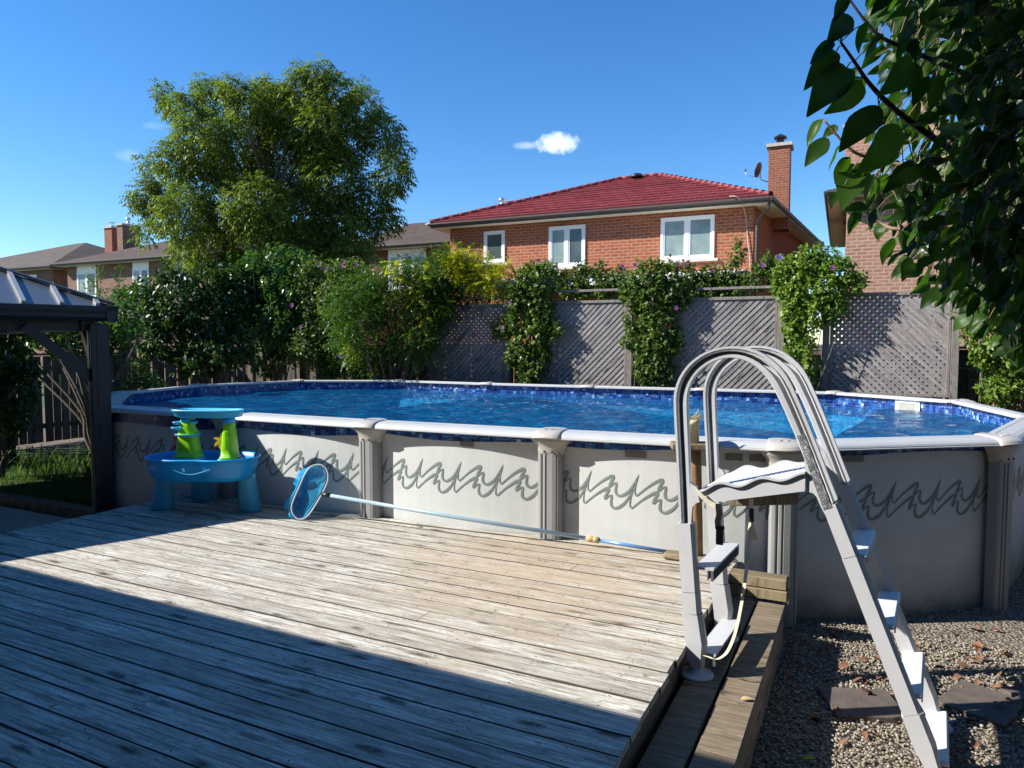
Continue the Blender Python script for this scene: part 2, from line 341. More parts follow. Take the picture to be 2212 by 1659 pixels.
def build_special():
    # printed steel pool wall
    m,nt,b=base('pool_wall_steel',.55,0,.3); uv=mapped(nt,(1,1,1))
    sp=noise(nt,mapped(nt,(60,60,1)),3,3,.7); n=noise(nt,uv,3,5)
    o=ramp(nt,sp,[(.3,(.47,.48,.46)),(.7,(.60,.61,.59))])
    o=mixc(nt,.35,o,ramp(nt,n,[(.3,.7),(.7,1.05)]),'MULTIPLY')
    sx=nd(nt,'ShaderNodeSeparateXYZ'); nt.links.new(uv,sx.inputs[0])
    # grime splashed up from the gravel, and rust near the top
    gz=mth(nt,'ADD',sx.outputs[1],mth(nt,'MULTIPLY',mth(nt,'SUBTRACT',noise(nt,uv,2.3,6,.7),.5),.55))
    o=mixc(nt,ramp(nt,gz,[(.0,.8),(.16,.35),(.38,0)]),o,(.095,.09,.065))
    w=nd(nt,'ShaderNodeTexWave'); w.inputs['Scale'].default_value=28; w.inputs['Distortion'].default_value=0; nt.links.new(uv,w.inputs[0])
    o=mixc(nt,.05,o,ramp(nt,w.outputs[1],[(0,.6),(1,1.1)]),'MULTIPLY')
    nt.links.new(o,b.inputs['Base Color']); bump(nt,b,w.outputs[1],.15,.002); M['wall']=m
    # liner with printed tile band
    m,nt,b=base('liner_tile_print',.3,0,.5); uv=mapped(nt,(1,1,1))
    def cells(sz,seed):
        vm=nd(nt,'ShaderNodeVectorMath',operation='SCALE'); nt.links.new(uv,vm.inputs[0]); vm.inputs['Scale'].default_value=1/sz
        fl=nd(nt,'ShaderNodeVectorMath',operation='FLOOR'); nt.links.new(vm.outputs[0],fl.inputs[0])
        ad=nd(nt,'ShaderNodeVectorMath',operation='ADD'); nt.links.new(fl.outputs[0],ad.inputs[0]); ad.inputs[1].default_value=(seed,seed*2,0)
        wn=nd(nt,'ShaderNodeTexWhiteNoise',noise_dimensions='2D'); nt.links.new(ad.outputs[0],wn.inputs[0])
        fr=nd(nt,'ShaderNodeVectorMath',operation='FRACTION'); nt.links.new(vm.outputs[0],fr.inputs[0])
        sp=nd(nt,'ShaderNodeSeparateXYZ'); nt.links.new(fr.outputs[0],sp.inputs[0])
        ex=mth(nt,'ABSOLUTE',mth(nt,'SUBTRACT',sp.outputs[0],.5)); ey=mth(nt,'ABSOLUTE',mth(nt,'SUBTRACT',sp.outputs[1],.5))
        return wn.outputs[0],mth(nt,'MAXIMUM',ex,ey)
    w1,e1=cells(.036,0); w2,e2=cells(.05,5.)
    o=ramp(nt,w1,[(0,(.008,.02,.12)),(.35,(.008,.045,.20)),(.6,(.012,.09,.33)),(.78,(.008,.03,.13)),(.90,(.12,.28,.52)),(.97,(.34,.46,.56))],'CONSTANT')
    o=mixc(nt,mth(nt,'MULTIPLY',mth(nt,'GREATER_THAN',e1,.46),.6),o,(.05,.14,.40))
    ring=mth(nt,'MULTIPLY',mth(nt,'GREATER_THAN',e2,.27),mth(nt,'LESS_THAN',e2,.36))
    o=mixc(nt,mth(nt,'MULTIPLY',mth(nt,'MULTIPLY',ring,mth(nt,'GREATER_THAN',w2,.62)),.75),o,(.22,.38,.62))
    nt.links.new(o,b.inputs['Base Color']); M['liner']=m
    # pool floor / lower liner: net of caustic light painted into the colour
    m,nt,b=base('liner_floor_caustics',.5,0,.3); ob=mapped(nt,(1,1,1),'Object')
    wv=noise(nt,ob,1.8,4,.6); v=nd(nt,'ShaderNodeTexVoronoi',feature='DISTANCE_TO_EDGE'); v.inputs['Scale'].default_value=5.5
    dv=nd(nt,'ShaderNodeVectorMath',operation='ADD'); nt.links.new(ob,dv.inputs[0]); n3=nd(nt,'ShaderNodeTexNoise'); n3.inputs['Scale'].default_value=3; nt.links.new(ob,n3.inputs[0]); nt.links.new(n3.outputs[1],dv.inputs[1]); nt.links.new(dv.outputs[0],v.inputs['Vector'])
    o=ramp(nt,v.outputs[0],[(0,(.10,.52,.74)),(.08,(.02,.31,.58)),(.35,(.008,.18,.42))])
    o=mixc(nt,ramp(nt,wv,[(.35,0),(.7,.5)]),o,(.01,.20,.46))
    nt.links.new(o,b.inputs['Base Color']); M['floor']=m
    # water: tinted body with bright light streaks painted in, under a reflecting rippled surface
    m=bpy.data.materials.new('pool_water'); m.use_nodes=True; nt=m.node_tree; nt.nodes.clear()
    out=nd(nt,'ShaderNodeOutputMaterial'); tr=nd(nt,'ShaderNodeBsdfTransparent'); tr.inputs[0].default_value=(.62,.87,.96,1)
    gl=nd(nt,'ShaderNodeBsdfGlossy'); gl.inputs['Roughness'].default_value=.03; gl.inputs[0].default_value=(1,1,1,1)
    fr=nd(nt,'ShaderNodeFresnel'); fr.inputs[0].default_value=1.33
    bp=nd(nt,'ShaderNodeBump'); bp.inputs['Strength'].default_value=.9; bp.inputs['Distance'].default_value=.05
    ob=mapped(nt,(1,1,1),'Object'); n1=noise(nt,mapped(nt,(.8,1.6,1),'Object'),7,5,.65,.8); n2=noise(nt,ob,19,3,.6,.4)
    h=mth(nt,'ADD',n1,mth(nt,'MULTIPLY',n2,.35)); nt.links.new(h,bp.inputs['Height'])
    nt.links.new(bp.outputs[0],gl.inputs['Normal']); nt.links.new(bp.outputs[0],fr.inputs['Normal'])
    dfw=nd(nt,'ShaderNodeBsdfDiffuse'); nt.links.new(bp.outputs[0],dfw.inputs['Normal']); nt.links.new(ramp(nt,n1,[(.35,(.001,.05,.17)),(.52,(.003,.115,.30)),(.70,(.014,.33,.58))]),dfw.inputs[0])
    body=nd(nt,'ShaderNodeMixShader'); body.inputs[0].default_value=.45; nt.links.new(tr.outputs[0],body.inputs[1]); nt.links.new(dfw.outputs[0],body.inputs[2])
    mx=nd(nt,'ShaderNodeMixShader'); nt.links.new(fr.outputs[0],mx.inputs[0]); nt.links.new(body.outputs[0],mx.inputs[1]); nt.links.new(gl.outputs[0],mx.inputs[2]); nt.links.new(mx.outputs[0],out.inputs[0]); M['water']=m
    # window glass
    m,nt,b=base('window_glass',.06,0,.5); v=mapped(nt,(1,1,1),'Object'); n=noise(nt,v,.9,3)
    nt.links.new(ramp(nt,n,[(.3,(.03,.04,.04)),(.7,(.10,.13,.12))]),b.inputs['Base Color']); M['glass']=m
    m,nt,b=base('curtain_glass',.10,0,.5); v=mapped(nt,(1,1,1),'Object'); n=noise(nt,v,1.3,3)
    nt.links.new(ramp(nt,n,[(.3,(.13,.18,.17)),(.7,(.26,.32,.30))]),b.inputs['Base Color']); M['glass2']=m
    # aluminium foil tape
    m,nt,b=base('foil_tape',.28,.75,.5); v=mapped(nt,(1,1,1),'Object'); n=noise(nt,v,60,6,.75,1.2)
    nt.links.new(ramp(nt,n,[(.35,(.08,.08,.085)),(.55,(.30,.30,.31)),(.75,(.7,.7,.72))]),b.inputs['Base Color']); bump(nt,b,n,1,.01); M['foil']=m
    # blue mesh net
    m=bpy.data.materials.new('net_mesh_blue'); m.use_nodes=True; nt=m.node_tree; nt.nodes.clear(); out=nd(nt,'ShaderNodeOutputMaterial')
    df=nd(nt,'ShaderNodeBsdfDiffuse'); df.inputs[0].default_value=(.06,.50,.82,1); tl=nd(nt,'ShaderNodeBsdfTranslucent'); tl.inputs[0].default_value=(.01,.40,.78,1)
    a=nd(nt,'ShaderNodeMixShader'); a.inputs[0].default_value=.45; nt.links.new(df.outputs[0],a.inputs[1]); nt.links.new(tl.outputs[0],a.inputs[2])
    tp=nd(nt,'ShaderNodeBsdfTransparent'); b2=nd(nt,'ShaderNodeMixShader'); b2.inputs[0].default_value=.5; nt.links.new(a.outputs[0],b2.inputs[1]); nt.links.new(tp.outputs[0],b2.inputs[2]); nt.links.new(b2.outputs[0],out.inputs[0]); M['net']=m
    # gravel
    for nm,st in (('gravel_stones',[(0,(.17,.13,.09)),(.3,(.30,.25,.18)),(.55,(.36,.31,.24)),(.8,(.22,.19,.155)),(1,(.46,.41,.32))]),('dry_leaf',[(0,(.09,.04,.025)),(.5,(.18,.085,.05)),(1,(.30,.13,.06))])):
        m,nt,b=base(nm,.75,0,.3); o=ramp(nt,island(nt),st); n=noise(nt,mapped(nt,(1,1,1),'Object'),90,2)
        nt.links.new(mixc(nt,.5,o,ramp(nt,n,[(.3,.6),(.7,1.)]),'MULTIPLY'),b.inputs['Base Color']); M[nm]=m
    m,nt,b=base('gravel_bed',.9,0,.2); v=nd(nt,'ShaderNodeTexVoronoi'); v.inputs['Scale'].default_value=55; ob=mapped(nt,(1,1,1),'Object'); nt.links.new(ob,v.inputs[0])
    sp=nd(nt,'ShaderNodeSeparateXYZ'); nt.links.new(v.outputs['Color'],sp.inputs[0])
    o=ramp(nt,sp.outputs[0],[(0,(.16,.125,.09)),(.5,(.28,.235,.175)),(1,(.38,.34,.27))]); o=mixc(nt,ramp(nt,v.outputs[0],[(.3,0),(.7,.8)]),o,(.06,.045,.035))
    nt.links.new(o,b.inputs['Base Color']); bump(nt,b,mth(nt,'SUBTRACT',1.,v.outputs[0]),.8,.02); M['gravel_bed']=m
build_special()
M['leaf_tree']=leafmat('leaf_tree',(.08,.13,.022),(.125,.175,.03),(.20,.215,.042),.5,.4)
M['leaf_glossy']=leafmat('leaf_glossy',(.022,.055,.012),(.038,.082,.016),(.07,.12,.024),.42,.28,.35)
M['leaf_lilac']=leafmat('leaf_lilac',(.035,.085,.014),(.055,.13,.02),(.09,.17,.03),.33,.32,.5)
M['leaf_hib']=leafmat('leaf_hibiscus',(.06,.11,.02),(.10,.16,.03),(.15,.20,.045),.45,.33)
M['leaf_bright']=leafmat('leaf_bright',(.10,.17,.02),(.16,.25,.035),(.24,.31,.06),.42,.38)
M['leaf_locust']=leafmat('leaf_locust',(.028,.080,.012),(.050,.12,.015),(.11,.175,.020),.4,.35)
M['leaf_yellow']=leafmat('leaf_yellow',(.38,.36,.02),(.50,.45,.02),(.30,.36,.02),.45,.45)
M['leaf_apple']=leafmat('leaf_apple',(.012,.034,.006),(.028,.070,.009),(.06,.13,.016),.42,.5,.3)
M['grass']=leafmat('grass_blade',(.03,.075,.01),(.06,.12,.018),(.10,.16,.03),.5,.35)

# ------------------------------------------------ ground
def sheet(name,pts,z,mat,kind='structure'):
    m=MB(); m.face([Vector((p[0],p[1],z)) for p in pts]); return struct(m.build(name,mat),kind)
sheet('ground',[(-300,-120),(300,-120),(300,500),(-300,500)],0,M['soil'])
sheet('lawn',[tuple(K(-5.95,-2,0))[:2],tuple(K(-5.95,5.2,0))[:2],tuple(Y(-9.0,6.0,0))[:2],tuple(Y(-9.4,9.5,0))[:2],tuple(Y(-11.8,9.5,0))[:2],tuple(Y(-11.8,-2,0))[:2]],.006,M['lawn'])
sheet('neighbour_lawn',[tuple(Y(-60,12.6,0))[:2],tuple(Y(40,12.6,0))[:2],tuple(Y(40,60,0))[:2],tuple(Y(-60,60,0))[:2]],.006,M['lawn'])
gb=sheet('gravel_path',[tuple(K(-.5,-2,0))[:2],tuple(K(6,-2,0))[:2],tuple(Y(6,5.2,0))[:2],tuple(Y(6,9.5,0))[:2],tuple(Y(1.2,9.5,0))[:2],tuple(Y(-1,5.3,0))[:2]],.008,M['gravel_bed'])

# ------------------------------------------------ pool
UC,VC=-3.59,7.476
PV=[(-3.17,-2.66),(-1.5,-2.68),(.12,-2.70),(1.69,-2.67),(3.27,-2.60),(4.58,-1.69),(5.12,-.02),(4.80,1.66),(3.52,2.58),(1.87,2.55),(.23,2.50),(-1.43,2.50),(-3.16,2.60),(-4.68,1.88),(-5.2,.26),(-4.80,-1.28)]
PV=[(UC+a,VC+b) for a,b in PV]; NP=len(PV)
PW=[Y(a,b,0) for a,b in PV]                         # ring of post positions, anticlockwise seen from above
def outn(a,b): t=(b-a).normalized(); return Vector((t.y,-t.x,0))
BN=[outn(PW[i],PW[(i+1)%NP]) for i in range(NP)]    # bay outward normals
pool=thing('above_ground_pool','large oval above ground pool with grey posts and white rim beside the deck','swimming pool',Y(UC,VC,0))
RZ=1.19
def mitre(i,k=0):
    n=(BN[i-1]+BN[i]); n.normalize(); return n/ n.dot(BN[i])
# wall, bulging gently between posts
NB=14; WB=.075
def wallpt(i,t,off=0.0):
    a,b=PW[i],PW[(i+1)%NP]; q=a.lerp(b,t)+BN[i]*(-.035+off+WB*math.sin(math.pi*t)**.8); return q
wm=MB(); sacc=0; WS=[]
for i in range(NP):
    prev=None
    for k in range(NB+1):
        p=wallpt(i,k/NB)
        if prev is not None:
            d=(p-prev).length
            wm.face([prev,p,p+Vector((0,0,1.16)),prev+Vector((0,0,1.16))],[(sacc,0),(sacc+d,0),(sacc+d,1.16),(sacc,1.16)],smooth=True); sacc+=d
        prev=p
wm.build('wall',M['wall'],pool,weld=False)
# printed wave motif running round the wall
CL=[(655,155,2),(632,225,6),(616,290,6),(611,340,7),(616,375,9),(632,388,9),(655,372,8),(690,342,8),(730,310,9),(775,278,11),(820,250,14),(860,228,16),(890,215,17),(908,214,15),(912,228,14),(900,250,15),(882,280,15),(866,312,13),(860,335,9),(868,336,7),(880,325,9),(900,306,9),(920,295,9),(946,288,8),(944,310,10),(936,340,13),(933,375,15),(940,405,16),(958,426,15),(985,434,14),(1015,427,16),(1045,410,17),(1075,388,16),(1105,353,13),(1130,315,11),(1150,278,8),(1172,235,5),(1190,195,2)]
PER=535.
def motif_pts():
    P=[]
    for x,y,w in CL: P.append(((x-655),-(y-155-(x-655)*.0748),w))
    return P
MP=motif_pts()
pathpts=[]; s0=0
for i in range(NP):
    for k in range(NB):
        pathpts.append((s0,wallpt(i,k/NB,.003),BN[i])); s0+=(wallpt(i,(k+1)/NB)-wallpt(i,k/NB)).length
TOT=s0; parr=[q[0] for q in pathpts]+[TOT]
import bisect
def onwall(s,z,off=.003):
    s=s%TOT; i=bisect.bisect_right(parr,s)-1; i=min(i,len(pathpts)-1)
    a=pathpts[i]; b=pathpts[(i+1)%len(pathpts)]; t=(s-a[0])/(parr[i+1]-a[0])
    p=a[1].lerp(b[1],t)+a[2]*(off-.003); return Vector((p.x,p.y,z))
nper=round(TOT/.345); sc=TOT/nper/PER
mm=MB()
for rep in range(nper):
    for (ox,oz) in ((0,.925),(-52,.925-140*sc)):
        n=len(MP); Lf=[];Rt=[]
        for j in range(n):
            a=MP[max(j-1,0)]; b=MP[min(j+1,n-1)]; tx,ty=b[0]-a[0],b[1]-a[1]; l=math.hypot(tx,ty); nx,ny=-ty/l,tx/l; w=MP[j][2]*.92
            for lst,sg in ((Lf,1),(Rt,-1)):
                lst.append(((MP[j][0]+ox+nx*w*sg)*sc+rep*PER*sc, oz+(MP[j][1]+ny*w*sg)*sc))
        for j in range(n-1):
            mm.face([onwall(*Rt[j]),onwall(*Rt[j+1]),onwall(*Lf[j+1]),onwall(*Lf[j])])
mm.build('wave_motif',M['motif'],pool)
# liner: inside wall, folded-over strip outside, floor
lm=MB(); ac=0
for i in range(NP):
    a,b=PW[i],PW[(i+1)%NP]; na,nb=mitre(i)*-.05,mitre((i+1)%NP)*-.05; d=(b-a).length
    p,q=a+na,b+nb
    for z0,z1 in ((.9,1.16),): lm.face([q+Vector((0,0,z0)),p+Vector((0,0,z0)),p+Vector((0,0,z1)),q+Vector((0,0,z1))],[(ac+d,z0),(ac,z0),(ac,z1),(ac+d,z1)])
    ac+=d
liner=lm.build('liner',M['liner'],pool)
lm=MB()
for i in range(NP):
    a,b=PW[i],PW[(i+1)%NP]; p,q=a+mitre(i)*-.05,b+mitre((i+1)%NP)*-.05
    lm.quad(q+Vector((0,0,.3)),p+Vector((0,0,.3)),p+Vector((0,0,.9)),q+Vector((0,0,.9)))
lm.face([PW[i]+mitre(i)*-.05+Vector((0,0,.3)) for i in range(NP)])
lm.build('liner_floor',M['floor'],pool)
fo=MB(); ac=0
low={15:(1.03,1.03),0:(1.02,1.035),1:(1.045,1.065),2:(1.09,1.085),3:(1.08,1.13),14:(1.03,1.03)}
for i in range(NP):
    lo=low.get(i,(1.10,1.10))
    for k in range(NB):
        t0,t1=k/NB,(k+1)/NB; p,q=wallpt(i,t0,.004),wallpt(i,t1,.004); d=(q-p).length
        z0=lo[0]*(1-t0)+lo[1]*t0+.012*math.sin(3.1*t0*2+i); z1=lo[0]*(1-t1)+lo[1]*t1+.012*math.sin(3.1*t1*2+i)
        fo.face([p+Vector((0,0,z0)),q+Vector((0,0,z1)),q+Vector((0,0,1.155)),p+Vector((0,0,1.155))],[(ac,z0),(ac+d,z1),(ac+d,1.155),(ac,1.155)]); ac+=d
fo.build('liner_overlap',M['liner'],liner)
# top rails
PR=[(-.10,1.165),(-.10,1.186),(-.085,1.196),(-.045,1.197),(-.04,1.193),(-.03,1.197),(.045,1.194),(.085,1.185),(.106,1.172),(.114,1.160),(.115,1.154),(.120,1.151),(.118,1.144),(.098,1.144),(.09,1.165),(0,1.175)]
for i in range(NP):
    a,b=PW[i],PW[(i+1)%NP]; t=(b-a).normalized(); r=MB(); n=BN[i]
    fr=[]
    for (o,mi) in ((a,mitre(i)),(b,mitre((i+1)%NP))): fr.append((Vector((o.x,o.y,0)),mi,Vector((0,0,1))))
    # keep rails just short of the corner joint
    r.sweep([(fr[0][0]+t*.004,fr[0][1],fr[0][2]),(fr[1][0]-t*.004,fr[1][1],fr[1][2])],PR)
    r.build('top_rail',M['rim'],pool)
# corner caps and posts
def capprof(g,thin=0): return [(x*(1.0+.05*g)+(.006*g if x>0 else -.006*g), z+.005*g) for x,z in PR[:13]]
for i in range(NP):
    c=Vector((PW[i].x,PW[i].y,0)); mi=mitre(i); Z=Vector((0,0,1))
    ta=(PW[i]-PW[i-1]).normalized(); tb=(PW[(i+1)%NP]-PW[i]).normalized()
    cm=MB(); fr=[]
    for off,g in ((-.10,.6),(-.085,1.5),(-.045,2.0),(0,2.2),(.045,2.0),(.085,1.5),(.10,.6)):
        if off<0: o,x=c+ta*off,BN[i-1]
        elif off>0: o,x=c+tb*off,BN[i]
        else: o,x=c,mi
        x=x*(1+.035*(1-abs(off)/.1)); fr.append((o,x,Z,g))
    prof=[[f[0]+f[1]*p[0]+f[2]*p[1] for p in capprof(f[3])] for f in fr]
    for j in range(len(prof)-1):
        for k in range(len(prof[0])-1):
            cm.face([prof[j][k],prof[j+1][k],prof[j+1][k+1],prof[j][k+1]],smooth=True)
    for e in (0,-1): cm.face(prof[e] if e==0 else prof[e][::-1])
    nn=(BN[i-1]+BN[i]).normalized(); tt=Vector((-nn.y,nn.x,0))
    cap=cm.build('corner_cap',M['cap'],pool,weld=True)
    # small raised squiggle moulded on the cap
    sq=MB(); sp=[]
    for j in range(13): a=j/12; sp.append(c+tt*(-.05+.1*a)+nn*(.035+.022*math.sin(a*13))+Z*1.2085)
    sq.tube(sp,.0022,5); sq.build('moulding',M['cap'],cap)
    # post with ribbed profile
    po=MB(); w=.088; fx=-.01
    pp=[(-w,fx),(-w,.05),(-w+.004,.062),(-.066,.07),(-.058,.07),(-.052,.060),(-.046,.060),(-.042,.074),(-.026,.078),(-.024,.066),(-.012,.066),(-.010,.080),(.03,.080),(.056,.074),(.060,.066),(.066,.066),(.070,.070),(w-.004,.060),(w,.05),(w,fx)]
    po.sweep([(c+Z*0.0,tt,nn),(c+Z*1.05,tt,nn)],pp); post=po.build('post',M['postgrey'],pool)
    # bracket under the cap: wide at the rail, narrowing to the post
    br=MB(); rows=[]
    for z,ww,dp in ((1.155,.150,.118),(1.14,.152,.124),(1.125,.146,.122),(1.11,.134,.115),(1.09,.115,.104),(1.065,.106,.098),(1.04,.100,.093),(1.022,.092,.088)):
        row=[]
        for k in range(13):
            a=math.pi*k/12; x=-math.cos(a)*ww; y=dp*(math.sin(a)**.55 if 0<k<12 else 0)
            row.append(c+tt*x+nn*(y-.01)+Z*z)
        rows.append(row)
    for j in range(len(rows)-1):
        for k in range(12): br.face([rows[j][k],rows[j+1][k],rows[j+1][k+1],rows[j][k+1]],smooth=True)
    br.face(rows[-1][::-1]); bk=br.build('bracket',M['cap'],pool,weld=True)
    for x in (-.028,.030):
        sc_=MB(); sc_.lathe(c+tt*x+nn*.084+Z*1.050,[(.008,0),(.008,.006),(.003,.008)],8,ax=nn); sc_.build('screw',M['screw'],bk)
# tapes
tp=[]
for (px,py,ww) in ((1008,955,.115),(1375,975,.15),(1588,972,.11),(1650,972,.15),(1850,975,.14)):
    # nearest wall arc position
    best=min(range(0,int(TOT*100)),key=lambda s:(abs(onwall(s/100,1.0).x/onwall(s/100,1.0).y-(px-1106)/F)+ (5 if onwall(s/100,1.0).y>6.5 else 0)))
    s=best/100; z=1.082 if px<1400 else 1.10; m=MB()
    for k in range(4): a,b=s+ww*(k/4-.5),s+ww*((k+1)/4-.5); m.face([onwall(a,z-.042,.009),onwall(b,z-.042,.009),onwall(b,z,.009),onwall(a,z,.009)])
    m.build('tape_patch',M['tape'],pool)
# skimmer opening in the far right bay
i=7; a,b=PW[i],PW[8]; t=(b-a).normalized(); ni=-BN[i]
c=a.lerp(b,.36)+ni*.058
sk=MB(); W_=.15
for (dx,dz,hx,hz) in ((-.125,.02,.022,.10),(.125,.02,.022,.10),(0,.10,.147,.02),(0,-.07,.147,.02)):
    sk.box(c+t*dx+Vector((0,0,1.045+dz)),t*hx,ni*.008,Vector((0,0,hz)))
skm=sk.build('skimmer_frame',M['white'],pool)
sb=MB(); sb.box(c+ni*.0015+Vector((0,0,1.055)),t*.103,ni*.003,Vector((0,0,.065))); sb.build('skimmer_mouth',plain('skimmer_mouth',(.30,.30,.25),.6),skm)
# water surface with real ripples
WZ=1.045; nx,ny=210,116
ul=np.linspace(UC-5.35,UC+5.3,nx); vl=np.linspace(VC-2.8,VC+2.75,ny)
poly=np.array([(uvy(PW[i]+mitre(i)*-.052)) for i in range(NP)])
cu,cv=UC,VC
U_,V_=np.meshgrid(ul,vl); U_=U_.ravel(); V_=V_.ravel()
du,dv=U_-cu,V_-cv; ratio=np.full(len(U_),1e9)
for i in range(NP):
    p=poly[i]-[cu,cv]; q=poly[(i+1)%NP]-[cu,cv]; e=q-p; nrm=np.array([e[1],-e[0]]); nrm/=np.linalg.norm(nrm); dd=p@nrm
    s_=du*nrm[0]+dv*nrm[1]; ratio=np.minimum(ratio,np.where(s_>1e-6,dd/np.maximum(s_,1e-6),1e9))
ins=ratio>=1; rr=np.minimum(ratio,1); du2,dv2=du*rr,dv*rr
X=C_*(cu+du2)+S_*(cv+dv2); Y_=-S_*(cu+du2)+C_*(cv+dv2)
Zw=np.full(len(X),WZ)
for k in range(26):
    a=rng.uniform(0,2*math.pi); lam=rng.uniform(.16,.75); ph=rng.uniform(0,6.3); Zw+= .0011*lam/.3*np.sin((X*math.cos(a)+Y_*math.sin(a))*2*math.pi/lam+ph)
fcs=[]; insg=ins.reshape(ny,nx)
for j in range(ny-1):
    for i in range(nx-1):
        if insg[j:j+2,i:i+2].any(): fcs.append((j*nx+i,j*nx+i+1,(j+1)*nx+i+1,(j+1)*nx+i))
me=bpy.data.meshes.new('water'); me.from_pydata(np.c_[X,Y_,Zw].tolist(),[],fcs); me.materials.append(M['water']); me.polygons.foreach_set('use_smooth',[True]*len(fcs))
struct(link('water',me))

# ------------------------------------------------ deck
DZ=.405
def wallv(u):     # deck-frame v of the pool wall for a given deck u
    best=99
    for i in (15,0,1,2,3,4):
        for k in range(NB):
            p,q=uvk(wallpt(i,k/NB)),uvk(wallpt(i,(k+1)/NB))
            if min(p[0],q[0])<=u<=max(p[0],q[0])+1e-9:
                t=(u-p[0])/(q[0]-p[0]+1e-12); best=min(best,p[1]+(q[1]-p[1])*t)
    return best
wcache={}
def wv(u):
    k=round(u*50)
    if k not in wcache: wcache[k]=wallv(k/50)
    return wcache[k]
dm=MB(); bw=.1385; gap=.005; v=-1.3; bi=0
deck_nails=[]
while v<5.4:
    uL=-5.75+random.uniform(-.012,.012); uR=-.735+random.uniform(-.007,.007); ro=(random.uniform(0,60),random.uniform(0,60))
    tilt=random.uniform(-.0015,.0015); us=[uL]+[uL+ (uR-uL)*k/50 for k in range(1,50)]+[uR]
    cuts=sorted(random.uniform(-5,-1.4) for _ in range(0 if random.random()<.55 else 1))
    prevok=None; seg=[]
    for k in range(50):
        a,b=us[k],us[k+1]
        va,vb=min(v+bw-gap,wv(a)-.012),min(v+bw-gap,wv(b)-.012)
        if va<v+.01 or vb<v+.01: continue
        cut=any(a<=c<b for c in cuts)
        if cut: a+=.004
        z=DZ+tilt
        P=[K(a,v,z-.035),K(b,v,z-.035),K(b,vb,z-.035),K(a,va,z-.035),K(a,v,z),K(b,v,z),K(b,vb,z+tilt),K(a,va,z+tilt)]
        seg.append((a,b,va,vb,z,P,cut))
    # welded strip per board so that every board is one island
    if seg:
        b0=len(dm.v)
        chunks=[[]]
        for sgm in seg:
            if sgm[6]: chunks.append([])
            chunks[-1].append(sgm)
        for ch in chunks:
            if not ch: continue
            ro=(random.uniform(0,60),random.uniform(0,60)); b0=len(dm.v)
            cols=[(ch[0][0],ch[0][2])]+[(q[1],q[3]) for q in ch]; z=ch[0][4]
            for (uu,vv) in cols: dm.v+=[tuple(K(uu,v,z-.035)),tuple(K(uu,v+.0,z-.004)),tuple(K(uu,v+.0025,z)),tuple(K(uu,vv-.002,z+tilt)),tuple(K(uu,vv,z+tilt-.004)),tuple(K(uu,vv,z-.035))]
            for k in range(len(cols)-1):
                for r_ in range(5):
                    dm.f.append((b0+k*6+r_,b0+(k+1)*6+r_,b0+(k+1)*6+r_+1,b0+k*6+r_+1)); dm.sm.append(False); dm.mi.append(0 if r_==2 else 1)
                    w0,w1=[(0,.035),(.035,.038),(.038,.17),(.17,.173),(.173,.2)][r_]
                    dm.uv+=[(ro[0]+cols[k][0],ro[1]+w0),(ro[0]+cols[k+1][0],ro[1]+w0),(ro[0]+cols[k+1][0],ro[1]+w1),(ro[0]+cols[k][0],ro[1]+w1)]
            for e in (0,len(cols)-1):
                q=tuple(b0+e*6+r_ for r_ in range(6)); q=q if e else q[::-1]; dm.f.append(q); dm.sm.append(False); dm.mi.append(0); dm.uv+=[(ro[0]+.01*r_,ro[1]+.02*r_) for r_ in range(6)]
    for j in range(-13,0):
        uu=j*.41-.5
        if uL+.05<uu<uR-.03:
            for dv_ in (.025,bw-.03):
                if v+dv_<wv(uu)-.03: deck_nails.append(K(uu+random.uniform(-.01,.01),v+dv_+random.uniform(-.006,.006),DZ+.002))
    v+=bw; bi+=1
deck=thing('deck','weathered grey plank deck running up to the pool wall','deck',K(-3.2,1.5,0))
dm.build('planks',[M['deck'],M['deckdark']],deck)
nm=MB()
for p in deck_nails: nm.lathe(p-Vector((0,0,.0015)),[(.0030,0),(.0026,.002),(.001,.0022)],6)
nm.build('nail_heads',M['screw'],deck)
fr=MB()
fr.box(K(-.78,1.6,.18),K(.019,0,0)-K(0,0,0),K(0,2.98,0),Vector((0,0,.18)))
fr.box(K(-5.70,1.1,.18),K(.019,0,0),K(0,2.4,0),Vector((0,0,.18)))
for k in range(10): fr.box(K(-5.4+k*.5,1.5,.27),K(.019,0,0),K(0,2.6,0),Vector((0,0,.09)))
fr.build('joists',M['deckend'],deck)
# lower step along the right edge
st=thing('deck_step','low wooden step of two long planks along the right edge of the deck','step',K(-.57,1.8,0))
for (u0,u1) in ((-.728,-.572),(-.556,-.40)):
    m=MB(); m.bbox(K((u0+u1)/2,1.72,.24),K((u1-u0)/2,0,0),K(0,2.76,0),Vector((0,0,.02)),.004); o=m.build('plank',M['step'],st)
for u in (-.425,): 
    m=MB(); m.box(K(u,1.7,.108),K(.019,0,0),K(0,2.72,0),Vector((0,0,.108))); m.build('riser',M['step'],st)
m=MB(); m.box(K(-.6,4.40,.108),K(.15,0,0),K(0,.019,0),Vector((0,0,.108))); m.box(K(-.6,-.9,.108),K(.15,0,0),K(0,.019,0),Vector((0,0,.108))); m.build('cross_member',M['step'],st)
# stacked timbers at the far end of the step
for k,lab in ((0,'lower short sawn timber at the far end of the step by the pool post'),(1,'upper short sawn timber stacked on another at the end of the step')):
    m=MB(); m.bbox(K(-.60,4.56,.2625+.0715*k+.0355),K(.21-.004*k,0,0),K(0,.055,0),Vector((0,0,.035)),.008); tag(m.build('timber_block',M['timber']),lab,'timber','timbers stacked at the end of the step')

